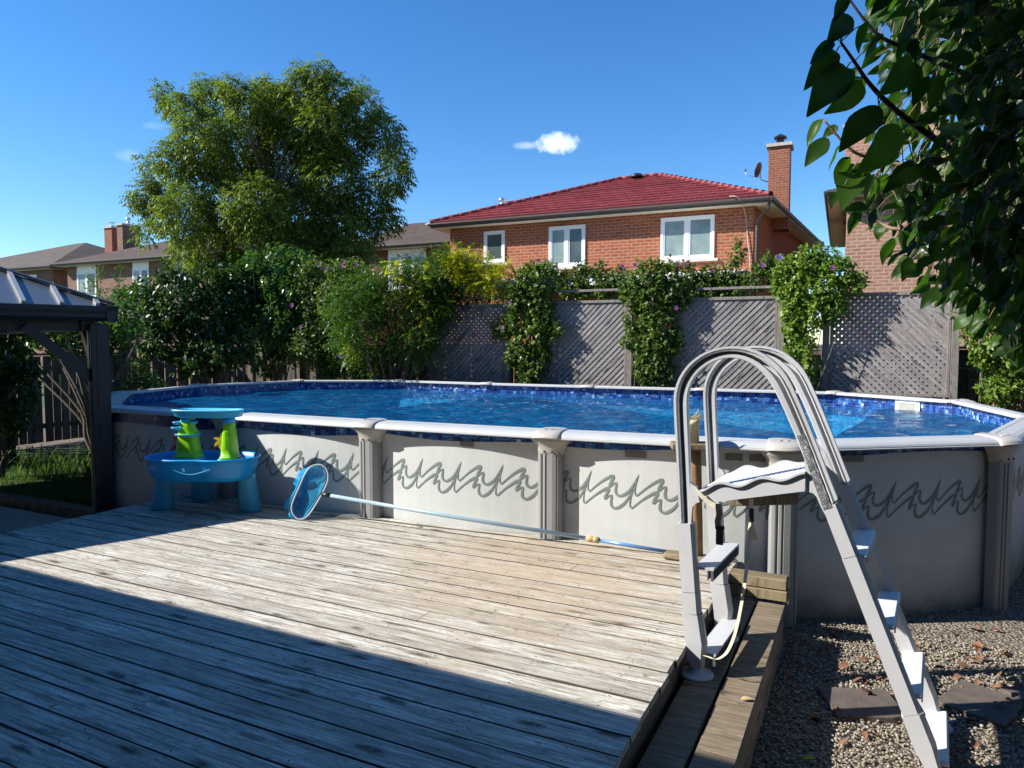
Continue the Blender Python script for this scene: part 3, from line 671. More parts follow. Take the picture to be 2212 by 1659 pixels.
# ------------------------------------------------ post with pipe holder in front of the pool
wp=thing('wooden_post','round log post with a board on top by the pool wall behind the ladder','post',G(1505,1205,DZ))
pb=G(1512,1212,DZ); pb.y-=.0
pb=Vector((1.20,4.575,DZ))
m=MB(); hh=D(1508,965,pb.y).z-DZ; hz=DZ+hh
lp=[pb+Vector((-.02*k/6,0,.045+(hh-.06)*k/6)) for k in range(7)]; m.tube(lp,[.047,.046,.046,.045,.045,.044,.043],14); m.build('log',M['log'],wp)
top=lp[-1]
m=MB(); m.bbox(top+Vector((0,0,.022)),Vector((.15,-.01,0)),Vector((.01,.075,0)),Vector((0,0,.021)),.008); m.build('top_board',M['timber'],wp)
m=MB(); m.bbox(Vector((pb.x-.02,pb.y-.005,DZ+.026)),K(.19,0,0),K(0,.055,0),Vector((0,0,.024)),.018); m.build('base_board',M['timber'],wp)
m=MB(); m.box(pb+Vector((-.06,.02,.22)),Vector((.018,0,0)),Vector((0,.018,0)),Vector((0,0,.17))); m.build('brace',M['timber'],wp)
ph=MB(); o=top+Vector((-.015,0,.0435))
ph.lathe(o,[(.044,0),(.044,.115),(.050,.118),(.050,.150)],24)
# saddle: two ears with a round notch
for sgn in (-1,1):
    pts=[(-.05,.15),(.05,.15)]; 
    prof=[(-.050,.15),(.050,.15),(.050,.185 if sgn<0 else .215),(.036,.185),(.018,.168),(0,.162),(-.018,.168),(-.036,.185),(-.050,.185 if sgn<0 else .215)]
    f0=[o+Vector((x,sgn*.044,z)) for x,z in prof]; f1=[o+Vector((x,sgn*.038,z)) for x,z in prof]
    ph.face(f0); ph.face(f1[::-1])
    for k in range(len(prof)): k2=(k+1)%len(prof); ph.face([f0[k],f1[k],f1[k2],f0[k2]])
tag(ph.build('pipe_holder',M['tan']),'tan plastic pipe end with a notched saddle on top of the log post','pipe holder')

# ------------------------------------------------ ladder
P0=Vector((.874,3.265,0)); s_dir=Vector((.9,-.4359,0)).normalized(); w_dir=Vector((.25,.416,0)); WL=w_dir.length; w_n=w_dir.normalized()
pn=Vector((-s_dir.y,s_dir.x,0))   # normal of the rail plane, pointing away from the camera
def RP(sx,sy,w=0.):               # source-photo pixel on the near rail's plane (shifted w towards the far rail)
    r=ray(sx/1.736,sy/1.736); o=P0+w_n*w; c=Vector((0,0,CZ))
    t=((o-c).dot(pn))/r.dot(pn); return c+r*t
def z1(x,y): return (2400+x/2.212,1250+y/2.212)
def z3(x,y): return (2800+x/1.693,1900+y/1.693)
outer=[z1(*p) for p in [(327,1580),(312,1250),(300,1000),(288,800),(281,650),(278,560),(283,490),(300,425),(322,370),(352,318),(390,268),(435,225),(485,187),(540,157),(600,133),(665,117),(740,108),(815,109),(890,121),(965,145),(1035,178),(1100,224),(1160,280),(1210,345),(1255,425),(1320,570),(1395,750),(1475,950),(1555,1160),(1640,1375)]]
inner=[z1(*p) for p in [(424,1580),(412,1250),(402,1000),(394,800),(388,650),(387,560),(392,505),(405,450),(424,405),(450,362),(482,322),(520,288),(562,258),(608,235),(655,218),(705,208),(752,206),(808,212),(862,228),(915,252),(965,285),(1010,326),(1050,372),(1085,425),(1120,490),(1195,645),(1275,830),(1355,1030),(1435,1230),(1520,1475)]]
ladder=thing('pool_ladder','tall grey plastic A-frame pool ladder with hooped handrails and white platform, straddling the deck step','ladder',P0)
def rail(off):
    n=len(outer); fr=[]
    for k in range(n):
        a,b=RP(*outer[k])+w_n*off,RP(*inner[k])+w_n*off
        fr.append((b,a-b,pn))     # x runs inner->outer in units of band width
    prof=[(1,.0),(1,.052),(0,.052),(0,.018),(.06,.012),(.34,.012),(.36,.040),(.58,.040),(.60,.002),(.68,.0),(.70,.008),(.80,.008),(.82,0)]
    m=MB(); m.sweep(fr,prof); return m.build('handrail',M['ladder'],ladder)
def hexleg(pts,wd,off,name='leg',mat=None,sleeve=None):
    m=MB(); n=len(pts); fr=[]
    for k in range(n):
        t=(pts[min(k+1,n-1)]-pts[max(k-1,0)]).normalized(); x=pn.cross(t).normalized(); g=wd[k] if hasattr(wd,'__len__') else wd
        fr.append((pts[k]+w_n*off,x*g,pn))
    prof=[(-.5,.016),(-.28,.0),(.5,.0),(.5,.056),(-.28,.056),(-.5,.042)]
    m.sweep(fr,prof); o=m.build(name,mat or M['ladder'],ladder); return o
lt=(RP(*outer[0])+RP(*inner[0]))/2
lb=RP(2200+690/1.6925,1900+1035/1.6925)
rt=(RP(*outer[-1])+RP(*inner[-1]))/2
rb1=RP(*z3(1053,1325)); 
dirr=(rb1-rt).normalized(); tt_=( .06-rt.z)/dirr.z; rb2=rt+dirr*tt_
for off in (0.,WL):
    rail(off)
    a=lt+Vector((0,0,.0)); mid=a.lerp(lb,.47)
    # upper leg tube, joint, wider lower sleeve
    hexleg([a,mid],[.078,.079],off,'leg_tube'); 
    hexleg([mid-Vector((0,0,.003)),a.lerp(lb,.62)],  .082,off,'leg_tube')
    lo=a.lerp(lb,.62); hexleg([lo-Vector((0,0,.002)),lo-Vector((0,0,.005)),lb+Vector((0,0,.12)),lb+Vector((0,0,.045)),lb+Vector((.012,-.004,.0))],[.093,.093,.095,.080,.045],off,'leg_sleeve')
    m=MB(); fo_=lb+w_n*off+pn*.03; fz=.2605
    m.lathe(Vector((fo_.x,fo_.y,fz)),[(.078,0),(.080,.006),(.066,.012),(.034,.022),(.030,.04),(.028,max(.06,fo_.z-fz+.01))],20); m.build('foot',M['ladder'],ladder)
    q1=rt.lerp(rb2,.20)
    q2=rb1
    hexleg([rt-dirr*.0,q1],[.068,.070],off,'leg_tube')
    hexleg([q1+dirr*.003,q2],.073,off,'leg_tube')
    hexleg([q2+dirr*.002,rb2-dirr*.10,rb2],[.085,.087,.055],off,'leg_sleeve')
    m=MB(); m.lathe(Vector((rb2.x,rb2.y,.012))+w_n*off+pn*.03,[(.075,0),(.077,.006),(.05,.014),(.03,.06)],18); m.build('foot',M['ladder'],ladder)
    for q in (lo+Vector((0,0,-.03)),lo+Vector((0,0,-.12))): m=MB(); m.lathe(q+w_n*off+pn*.028+s_dir*.036,[(.016,0),(.016,.008),(.008,.013)],12,ax=s_dir); m.build('bolt',M['ladder'],ladder)
# gusset webs where the platform meets the legs
def zz(x,y): return (2450+x/2.074,1600+y/2.074)
for off in (0.,WL):
    web=[RP(*zz(x,y))+w_n*off for x,y in [(284,440),(300,455),(325,470),(336,500),(356,590),(325,600),(300,630),(292,700),(290,755),(268,755)]]
    web2=[RP(*zz(x,y))+w_n*off for x,y in [(1180,360),(1195,510),(1240,520),(1268,550),(1290,600),(1330,680),(1360,690),(1280,470),(1215,320),(1172,270)]]
    for w_ in (web,web2):
        m=MB(); m.face([q+pn*.010 for q in w_]); m.face([q+pn*.045 for q in w_][::-1])
        for k in range(len(w_)): k2=(k+1)%len(w_); m.face([w_[k]+pn*.010,w_[k]+pn*.045,w_[k2]+pn*.045,w_[k2]+pn*.010])
        m.build('gusset',M['ladder'],ladder)
# platform
pl=RP(*zz(335,482)); prr=RP(*zz(1182,372)); plb=RP(*zz(475,597)); prb=RP(*zz(1188,503))
def plat(t): return pl.lerp(prr,t)
N=60
def apron(off,thick,lift=0.):
    m=MB(); T=[];B=[]
    for k in range(N+1):
        t=k/N; p=plat(t); h=.015*math.cos(t*2*math.pi*2.6+2.6)*(1-.35*t)+.004
        b=plb.lerp(prb,max(0,(t-.12)/.88)) if t>.12 else p.lerp(plb,t/.12)
        T.append(p+Vector((0,0,h))); B.append(Vector((p.x,p.y,min(b.z+.0,p.z-.01))))
    for o0,fl in ((off,1),(off+thick,0)):
        for k in range(N):
            q=[B[k],B[k+1],T[k+1],T[k]]; q=[x+w_n*o0 for x in q]; m.face(q if fl else q[::-1])
    for k in range(N):
        m.face([T[k]+w_n*(off-.012 if off<.1 else off),T[k+1]+w_n*(off-.012 if off<.1 else off),T[k+1]+w_n*(off+thick),T[k]+w_n*(off+thick)])
        if off<.1:
            m.face([T[k]+w_n*(off-.012)-Vector((0,0,.009)),T[k+1]+w_n*(off-.012)-Vector((0,0,.009)),T[k+1]+w_n*(off-.012),T[k]+w_n*(off-.012)])
            m.face([T[k]+w_n*off-Vector((0,0,.009)),T[k+1]+w_n*off-Vector((0,0,.009)),T[k+1]+w_n*(off-.012)-Vector((0,0,.009)),T[k]+w_n*(off-.012)-Vector((0,0,.009))])
        m.face([B[k]+w_n*off,B[k]+w_n*(off+thick),B[k+1]+w_n*(off+thick),B[k+1]+w_n*off])
    for k in (0,N): m.face([B[k]+w_n*off,B[k]+w_n*(off+thick),T[k]+w_n*(off+thick),T[k]+w_n*off])
    return m
pfm=MB(); dn=Vector((0,0,-.014))
a,b=plat(.02)+w_n*.02+dn,plat(.995)+w_n*.02+dn; c_,d_=plat(.995)+w_n*(WL+.02)+dn,plat(.02)+w_n*(WL+.02)+dn; up=Vector((0,0,.008))
pfm.hexa([a-up,b-up,c_-up,d_-up,a,b,c_,d_])
pf=pfm.build('platform',M['ladderstep'],ladder)
# hexagonal grip dimples on the platform
hx=MB(); sdir=(prr-pl).normalized(); ln=(prr-pl).length
for i in range(22):
    for j in range(22):
        s_=.02+i*ln/22.5; w_=.035+j*(WL-.02)/22+(i%2)*.01
        if s_<ln-.01: 
            o=pl+sdir*s_+w_n*w_+dn; ring=[o+sdir*math.cos(k*math.pi/3)*.0075+w_n*math.sin(k*math.pi/3)*.0085 for k in range(6)]
            hx.face([q*1.0+Vector((0,0,.0022)) for q in ring]); 
            for k in range(6): k2=(k+1)%6; r0=ring[k]+(ring[k]-o)*.18; r1=ring[k2]+(ring[k2]-o)*.18; hx.face([r0+Vector((0,0,.0002)),r1+Vector((0,0,.0002)),ring[k2]+Vector((0,0,.0022)),ring[k]+Vector((0,0,.0022))])
hx.build('grip_pattern',M['ladderstep'],pf)
apron(.0,.010).build('apron',M['ladder'],ladder); apron(WL+.02,.010).build('apron',M['ladder'],ladder)
# rungs on the deck side
def rung(p,dz,dep,rise):
    m=MB(); a=p; L_=w_dir*1.0; x=s_dir
    m.hexa([a-x*dep+Vector((0,0,-.012)),a+x*dep+Vector((0,0,-.012)),a+x*dep+L_+Vector((0,0,-.012)),a-x*dep+L_+Vector((0,0,-.012)),a-x*dep,a+x*dep,a+x*dep+L_,a-x*dep+L_])
    o=m.build('rung',M['ladder'],ladder)
    r=MB(); n=9; q=a+x*(dep-.006)
    r.box(q+L_*.5+Vector((0,0,-.058)),x*.004,L_*.5,Vector((0,0,.003)))
    for k in range(n+1):
        t0=k/n; pA=q+L_*t0; 
        r.box(pA+Vector((0,0,-.035)),x*.006,w_n*.002,Vector((0,0,.022)))
        if k<n: r.tube([pA+Vector((0,0,-.014)),q+L_*(t0+.5/n)+Vector((0,0,-.056)),q+L_*(t0+1/n)+Vector((0,0,-.014))],.003,4)
    r.box(q-x*.02+L_*.5+Vector((0,0,-.035)),x*.003,L_*.5,Vector((0,0,.022)))
    r.build('rung_ribs',M['ladder_dark'],o)
r1=RP(2200+715/1.6925,1900+395/1.6925); rung(r1+s_dir*.015+pn*.03,0,.045,0)
r2=RP(2200+735/1.6925,1900+940/1.6925); rung(r2+s_dir*.01+pn*.03,0,.045,0)
# treads between the sloping legs on the gravel side
for (x,y) in ((712,235),(868,650),(1040,1062),(1190,1462)):
    q=z3(x,y); c=RP(q[0],q[1],WL*.52); m=MB()
    lg=c-w_n*(WL*.52)
    # find the leg axis at this height so the tread meets the rails
    tt2=(c.z-rt.z)/dirr.z; ax=rt+dirr*tt2
    a=ax+pn*.028+s_dir*.022
    m.bbox(a+w_dir*.5+s_dir*(-.005),s_dir*.044,w_dir*.5,Vector((0,0,.011)),.006)
    for k in range(9): m.box(a+w_dir*((k+.5)/9)+s_dir*(.040)+Vector((0,0,-.014)),s_dir*.003,w_n*.012,Vector((0,0,.012)))
    m.box(a+w_dir*.5+s_dir*(-.038)+Vector((0,0,-.016)),s_dir*.004,w_dir*.5,Vector((0,0,.016)))
    m.build('tread',M['ladderstep'],ladder)
# foil tape wrapped on the near sloping rail
m=MB(); 
for k in range(14):
    f0,f1=k/14,(k+1)/14
    def cp(f):
        a=Vector(z1(1300,850)).lerp(Vector(z1(1525,1470)),f); b=Vector(z1(1365,835)).lerp(Vector(z1(1590,1440)),f); return RP(*a),RP(*b)
    a,b=cp(f0); c2,d2=cp(f1); j=lambda: pn*(-.0035-random.uniform(0,.002))+pn*0.0
    m.face([a+j()+pn*.004,b+j()+pn*.002,d2+j()+pn*.002,c2+j()+pn*.004],smooth=True)
m.build('foil_tape',M['foil'],ladder)
# straps
def ribbon(pts,w,side,mat,name,label,cat='strap'):
    m=MB(); pts=[Vector(p) for p in pts]; side=Vector(side).normalized()
    for i in range(len(pts)-1):
        ww=w if not hasattr(w,'__len__') else w[i]; w2=w if not hasattr(w,'__len__') else w[i+1]
        m.face([pts[i]-side*ww,pts[i+1]-side*w2,pts[i+1]+side*w2,pts[i]+side*ww],smooth=True); k=pn*.002
        m.face([pts[i]+side*ww+k,pts[i+1]+side*w2+k,pts[i+1]-side*w2+k,pts[i]-side*ww+k],smooth=True)
    return m
def smooth(pts,n=6):
    pts=[Vector(p) for p in pts]; out=[]
    for i in range(len(pts)-1):
        p0,p1,p2,p3=pts[max(i-1,0)],pts[i],pts[i+1],pts[min(i+2,len(pts)-1)]
        for k in range(n):
            t=k/n; out.append(.5*((2*p1)+(p2-p0)*t+(2*p0-5*p1+4*p2-p3)*t*t+(3*p1-p0-3*p2+p3)*t**3))
    out.append(pts[-1]); return out
sA=thing('buckle_strap','short beige webbing strap with black clip hanging from the near corner of the ladder platform','strap',RP(*zz(330,480)))
a=smooth([RP(*zz(x,y))-w_n*.03 for x,y in [(338,480),(400,540),(460,590),(497,606)]]); ribbon(a,.013,(0,0,1),M['strap'],'','').build('webbing',M['strap'],sA)
a=smooth([RP(*zz(x,y),.1)-w_n*.0 for x,y in [(500,600),(512,680),(500,740),(510,800)]]); ribbon(a,.014,s_dir,M['strapdark'],'','').build('webbing',M['strapdark'],sA)
m=MB(); c=RP(*zz(516,858),.1); m.bbox(c,s_dir*.018,pn*.007,Vector((0,0,.038)),.005); m.bbox(c+Vector((0,0,.045)),s_dir*.022,pn*.006,Vector((0,0,.010)),.004)
m.build('clip',M['black'],sA)
sB=thing('long_strap','long slack beige strap hanging from the platform to the bottom rung of the ladder','strap',RP(*zz(760,600),.2))
a=smooth([RP(2450+x/2.074,1600+y/2.074,w) for x,y,w in [(762,560,.25),(760,640,.25),(765,720,.24),(752,800,.22),(745,900,.2),(728,1080,.17),(708,1240,.14)]]+[RP(2500+x/3.016,2050+y/3.016,w) for x,y,w in [(880,420,.12),(850,620,.1),(805,850,.07),(760,1020,.04),(690,1180,.01),(620,1250,-.01),(550,1275,-.02),(480,1250,-.02),(425,1232,-.01)]])
n=len(a); ribbon(a,[.011 if k<n*.25 else .007+.005*min(1,abs(k-n*.6)/n) for k in range(n)],s_dir+Vector((0,0,.1)),M['strap'],'','').build('webbing',M['strap'],sB)
m=MB(); c=RP(*zz(762,690),.235); m.bbox(c,s_dir*.012,pn*.006,Vector((0,0,.034)),.004); m.build('clip',M['black'],sB)
a=smooth([RP(*zz(x,y),.22) for x,y in [(765,745),(778,800),(785,850),(782,880)]]); ribbon(a,[.004+.012*k/18 for k in range(19)],s_dir,M['strap'],'','').build('frayed_end',M['strap'],sB)
# plank hung below the platform
m=MB(); a,b=RP(*zz(600,575),.34),RP(*zz(1128,560),.34); m.bbox((a+b)/2,(b-a)/2,w_n*.03,Vector((0,0,.024)),.004); tag(m.build('wooden_plank',M['deckend']),'brown plank end under the white ladder platform','plank')

# ------------------------------------------------ lattice privacy screens (stand just in front of the fence)
FV=11.0
def lattice(ua,ub,z0,z1,fwd,label,postL=True,postR=True,toprail=None):
    t=thing('lattice_screen',label,'lattice screen',Y((ua+ub)/2,FV,0),'weathered lattice screens behind the pool')
    ex=Y(1,0,0); ev=Y(0,1,0)
    for u,flag in ((ua,postL),(ub,postR)):
        if flag: m=MB(); m.bbox(Y(u,FV,1.26),ex*.045,ev*.045,Vector((0,0,1.27)),.004); m.build('post',M['postwood'],t)
    a,b=ua+.05,ub-.05
    for z in (z0,z1): m=MB(); m.bbox(Y((a+b)/2,FV-.012,z),ex*((b-a)/2),ev*.02,Vector((0,0,.022)),.003); m.build('rail',M['postwood'],t)
    for u in (a+.018,b-.018): m=MB(); m.bbox(Y(u,FV-.012,(z0+z1)/2),ex*.018,ev*.019,Vector((0,0,(z1-z0)/2-.024)),.003); m.build('stile',M['postwood'],t)
    if toprail: m=MB(); m.bbox(Y((toprail[0]+toprail[1])/2,FV+.01,toprail[2]),ex*((toprail[1]-toprail[0])/2),ev*.045,Vector((0,0,.019)),.003); m.build('top_rail',M['postwood'],t)
    m=MB(); W=b-a-.05; H=z1-z0-.03; a0=a+.025; zb=z0+.015; sp=.068; hw=.023
    for lay,(sg,vo) in enumerate(((fwd,-.004),(-fwd,.008))):
        d=Vector((1,sg)).normalized(); nrm=Vector((-d.y,d.x)); cs=[Vector(c).dot(nrm) for c in((0,0),(W,0),(0,H),(W,H))]
        k=min(cs)
        while k<max(cs):
            ts=[]
            o=nrm*k
            lo,hi=-9,9
            for ax,lim in ((0,W),(1,H)):
                if abs(d[ax])<1e-6: continue
                t0,t1=(0-o[ax])/d[ax],(lim-o[ax])/d[ax]; lo=max(lo,min(t0,t1)); hi=min(hi,max(t0,t1))
            if hi-lo>.03:
                c=o+d*(lo+hi)/2; h=(hi-lo)/2+.01
                jt=random.uniform(-.002,.002)
                uu=(random.uniform(0,50),random.uniform(0,50))
                m.box(Y(a0+c.x,FV+vo+jt,zb+c.y),(ex*d.x+Vector((0,0,d.y)))*h,(ex*nrm.x+Vector((0,0,nrm.y)))*hw,ev*.0042,uvo=uu)
            k+=sp
    m.build('lattice',M['greywood'],t); return t
lattice(-6.66,-5.17,1.12,2.46,1,'leftmost lattice screen, beside the yellow-green locust shrub',toprail=(-6.5,-5.12,2.60))
lattice(-4.53,-3.03,1.12,2.48,1,'lattice screen between the narrow climber and the next climber to its right',toprail=(-4.6,-3.0,2.66))
lattice(-2.33,-.80,1.12,2.48,1,'lattice screen seen through the hoop of the pool ladder',toprail=(-2.0,.25,2.63))
lattice(-.20,1.36,1.12,2.49,-1,'rightmost lattice screen with slats running the other way, half under the apple branches')

# ------------------------------------------------ board fences
def board_fence(name,A,B,h,label,gap=.02,posts=True,inset=.0):
    A,B=Vector(A),Vector(B); d=(B-A); Ln=d.length; d.normalize(); n=Vector((-d.y,d.x,0))
    t=thing(name,label,'board fence',(A+B)/2,'board fences round the yard')
    m=MB(); s=0; i=0
    while s<Ln:
        w=random.uniform(.128,.142); hh=h+random.uniform(-.012,.012)
        m.box(A+d*(s+w/2)+n*(.018 if i%2 else -.018)*1+Vector((0,0,hh/2+.03)),d*w/2,n*.009,Vector((0,0,hh/2-.03)),uvo=(random.uniform(0,60),random.uniform(0,60)))
        s+=w+gap*random.uniform(.1,2.0)-(.012 if i%2 else 0); i+=1
    # plank grain runs upwards: swap uv
    m.uv=[(b,a) for a,b in m.uv]
    m.build('boards',M['fence'],t)
    for z in (.35,h-.22):
        m=MB(); m.box((A+B)/2+n*.0+Vector((0,0,z)),d*Ln/2,n*.008,Vector((0,0,.045))); m.build('rail',M['fence'],t)
    m=MB(); m.box((A+B)/2+Vector((0,0,h+.035)),d*Ln/2,n*.05,Vector((0,0,.018))); m.build('cap_rail',M['fence'],t)
    if posts:
        s=0
        while s<=Ln+.01: m=MB(); m.bbox(A+d*s-n*.05+Vector((0,0,(h+.12)/2)),d*.045,n*.045,Vector((0,0,(h+.12)/2)),.005); m.build('post',M['fence'],t); s+=Ln/max(1,round(Ln/2.4))
    return t
board_fence('board_fence',Y(-12.8,1.0,0),Y(-12.8,9.4,0),1.58,'low board fence with light slits on the left side behind the gazebo post',.02)
board_fence('board_fence',Y(-12.8,9.5,0),Y(-12.8,11.75,0),1.70,'taller stretch of side fence left of the far corner, by the thin violet shrub')
board_fence('board_fence',Y(-12.7,11.8,0),Y(3.6,11.8,0),1.72,'long dark board fence behind the shrubs and lattice screens')
board_fence('board_fence',Y(3.7,11.8,0),Y(3.7,-1,0),1.72,'board fence behind the bright shrub on the right edge')

# ------------------------------------------------ houses
def win(parent,u0,u1,z0,z1,v,panes=2,mats=('glass','glass2'),sill=True,bd=.07,header=None):
    ex=Y(1,0,0); ev=Y(0,1,0); f=MB(); d=.05
    def bar(a,b,c,e,dp=.045,off=0): f.box(Y((a+b)/2,v-dp/2-off,(c+e)/2),ex*((b-a)/2),ev*(dp/2),Vector((0,0,(e-c)/2)))
    bar(u0,u0+bd,z0,z1); bar(u1-bd,u1,z0,z1); bar(u0+bd,u1-bd,z0,z0+bd); bar(u0+bd,u1-bd,z1-bd,z1)
    cells=[]; w=(u1-u0-2*bd-(panes-1)*.09)/panes; x=u0+bd
    for k in range(panes):
        if k: bar(x-.09,x,z0+bd,z1-bd)
        i=.05; a,b,c,e=x,x+w,z0+bd,z1-bd
        bar(a,a+i,c,e,.03); bar(b-i,b,c,e,.03); bar(a+i,b-i,c,c+i,.03); bar(a+i,b-i,e-i,e,.03)
        cells.append((a+i,b-i,c+i,e-i)); x+=w+.09
    fo=f.build('window',M['white'],parent)
    for k,(a,b,c,e) in enumerate(cells):
        p=MB(); p.quad(Y(a,v-.012,c),Y(b,v-.012,c),Y(b,v-.012,e),Y(a,v-.012,e)); p.build('pane',M[mats[k%len(mats)]],fo)
    if sill: p=MB(); p.box(Y((u0+u1)/2,v-.05,z0-.045),ex*((u1-u0)/2+.12),ev*.055,Vector((0,0,.04))); p.build('sill',M['sill'],fo)
    if header: p=MB(); p.box(Y((u0+u1)/2,v-.012,(z1+header)/2),ex*((u1-u0)/2),ev*.011,Vector((0,0,(header-z1)/2))); p.build('header_panel',M['white'],fo)
    return fo
def hip_house(label,E,ridge,ez,rz,wall_in,bmat,rmat,smat,courses=0,fh=.16,floor=0.,name='brick_house'):
    """E: four eave corners (u,v) front-left, front-right, back-right, back-left; ridge: two (u,v)"""
    cu=sum(e[0] for e in E)/4; cv=sum(e[1] for e in E)/4
    t=thing(name,label,'house',Y(cu,cv,0))
    Wc=[]
    ins=[(wall_in,wall_in),(-wall_in,wall_in),(-wall_in,-wall_in),(wall_in,-wall_in)]
    for e,i in zip(E,ins): Wc.append((e[0]+i[0],e[1]+i[1]))
    m=MB()
    for k in range(4): a,b=Wc[k],Wc[(k+1)%4]; m.quad(Y(*a,floor),Y(*b,floor),Y(*b,ez-.03),Y(*a,ez-.03))
    m.build('wall',M[bmat],t)
    m=MB()
    for k in range(4): a,b=E[k],E[(k+1)%4]; c,d=Wc[(k+1)%4],Wc[k]; m.face([Y(*a,ez-.02),Y(*d,ez-.02),Y(*c,ez-.02),Y(*b,ez-.02)])
    m.build('soffit',M[smat],t)
    m=MB()
    for k in range(4):
        a,b=Y(*E[k],0),Y(*E[(k+1)%4],0); d=(b-a).normalized(); n=Vector((d.y,-d.x,0))
        m.face([a+Vector((0,0,ez-.03)),b+Vector((0,0,ez-.03)),b+Vector((0,0,ez+fh)),a+Vector((0,0,ez+fh))])
        # gutter lip
        g=[(0,-.0),(.055,.015),(.085,.06),(.085,.10),(.07,.10),(.06,.04),(0,.03)]
        m.sweep([(a+n*.0+Vector((0,0,ez+.02))-d*.06,n,Vector((0,0,1))),(b+Vector((0,0,ez+.02))+d*.06,n,Vector((0,0,1)))],g)
    m.build('gutter',M['fascia'],t)
    m=MB(); r0,r1=Y(*ridge[0],rz),Y(*ridge[1],rz); e=[Y(*q,ez+fh-.02) for q in E]
    for (A,B,C,Dd) in ((e[0],e[1],r1,r0),(e[1],e[2],r1,r1),(e[2],e[3],r0,r1),(e[3],e[0],r0,r0)):
        nn=(B-A).cross(Dd-A).normalized(); nn=nn if nn.z>0 else -nn
        cs=courses or 1; hgt=(( (C+Dd)/2-(A+B)/2).length)
        for k in range(cs):
            t0,t1=k/cs,(k+1)/cs; l0,r_0=A.lerp(Dd,t0),B.lerp(C,t0); l1,r_1=A.lerp(Dd,t1),B.lerp(C,t1)
            li=nn*(.055 if courses else 0); ub=(l0-A).dot((B-A).normalized()); wb=(r_0-l0).length; wt_=(r_1-l1).length; ut=(l1-A).dot((B-A).normalized()); jit=.0
            q=[l0+li,r_0+li,r_1,l1]; uvq=[(ub,hgt*t0),(ub+wb,hgt*t0),(ut+wt_,hgt*t1),(ut,hgt*t1)]
            if wt_<1e-4: q=q[:3]; uvq=uvq[:3]
            m.face(q,uvq)
            if courses: m.face([l0,r_0,r_0+li,l0+li],[(ub,hgt*t0-.05),(ub+wb,hgt*t0-.05),(ub+wb,hgt*t0),(ub,hgt*t0)])
    if courses:   # hip and ridge caps
        for (A,B) in ((e[0],r0),(e[1],r1),(e[2],r1),(e[3],r0),(r0,r1)):
            n_=max(2,int((B-A).length/.34))
            for k in range(n_): m.tube([A.lerp(B,k/n_)+Vector((0,0,.05)),A.lerp(B,(k+1.06)/n_)+Vector((0,0,.03))],[.085,.07],6)
    roof=m.build('roof',M[rmat],t)
    return t,roof,Wc
def chimney(parent,u0,u1,v0,v1,z0,z1,mat='brickE',pots=('hood',)):
    m=MB(); c=[(u0,v0),(u1,v0),(u1,v1),(u0,v1)]
    for k in range(4): a,b=c[k],c[(k+1)%4]; m.quad(Y(*a,z0),Y(*b,z0),Y(*b,z1),Y(*a,z1))
    m.face([Y(*q,z1) for q in c]); ch=m.build('chimney',M[mat],parent)
    m=MB(); m.box(Y((u0+u1)/2,(v0+v1)/2,z1+.045),Y((u1-u0)/2+.07,0,0),Y(0,(v1-v0)/2+.07,0),Vector((0,0,.05))); m.build('cap_slab',M['concrete'],ch)
    for k,p in enumerate(pots):
        uc=u0+(u1-u0)*(k+.5)/len(pots); vc=(v0+v1)/2; z=z1+.10; o=Y(uc,vc,z); m=MB()
        if p=='hood':
            m.box(o+Vector((0,0,.05)),Y(.11,0,0),Y(0,.11,0),Vector((0,0,.05)))
            for a in (-1,1):
                for b in (-1,1): m.box(o+Y(a*.10,b*.10,.17),Y(.008,0,0),Y(0,.008,0),Vector((0,0,.075)))
            m.box(o+Vector((0,0,.15)),Y(.08,0,0),Y(0,.08,0),Vector((0,0,.07)))
            A=[o+Y(a*.19,b*.19,.23) for a,b in ((-1,-1),(1,-1),(1,1),(-1,1))]; ap=o+Vector((0,0,.38))
            for q in range(4): m.face([A[q],A[(q+1)%4],ap])
            m.face(A[::-1]); m.build('chimney_hood',M['black'],ch)
        elif p=='flat':
            m.box(o+Vector((0,0,.06)),Y(.10,0,0),Y(0,.10,0),Vector((0,0,.06))); 
            for a in (-1,1):
                for b in (-1,1): m.box(o+Y(a*.10,b*.10,.18),Y(.007,0,0),Y(0,.007,0),Vector((0,0,.06)))
            m.box(o+Vector((0,0,.25)),Y(.16,0,0),Y(0,.16,0),Vector((0,0,.012))); m.build('flue_cover',M['metal'],ch)
        else:
            m.lathe(o,[(.09,0),(.09,.16),(.05,.18),(.05,.24),(.12,.27),(.12,.38),(.06,.42),(.0,.42)],14); m.build('flue_pipe',M['metal'],ch)
    return ch
# the red-tiled house
h,roof,Wc=hip_house('orange brick house with red metal tile roof and three white windows facing the pool',[(-13.0,21.4),(-1.9,21.4),(-.82,33.),(-13.0,33.)],[(-7.7,26.6),(-6.3,26.6)],5.78,7.98,.50,'brickA','redtile','soffit',13)
VW=21.9
win(h,-11.16,-10.38,4.52,5.58,VW,1,('glass',)); win(h,-8.78,-7.53,4.27,5.58,VW,2,('glass2','glass')); win(h,-5.10,-3.50,4.32,5.60,VW,2,('glass2','glass2'))
for a,b in ((-11.16,-10.38),(-8.78,-7.53),(-5.10,-3.50)): pass
chimney(h,-2.25,-1.62,24.3,25.0,5.4,8.0,'brickE',('hood',))
chimney(roof,-13.1,-12.3,26.5,27.3,6.2,7.25,'brickC',('pipe','flat'))
m=MB(); m.lathe(Y(-7.05,26.3,7.92),[(.24,0),(.24,.06),(.18,.12),(.05,.16),(0,.16)],16); m.build('roof_vent',M['black'],h)
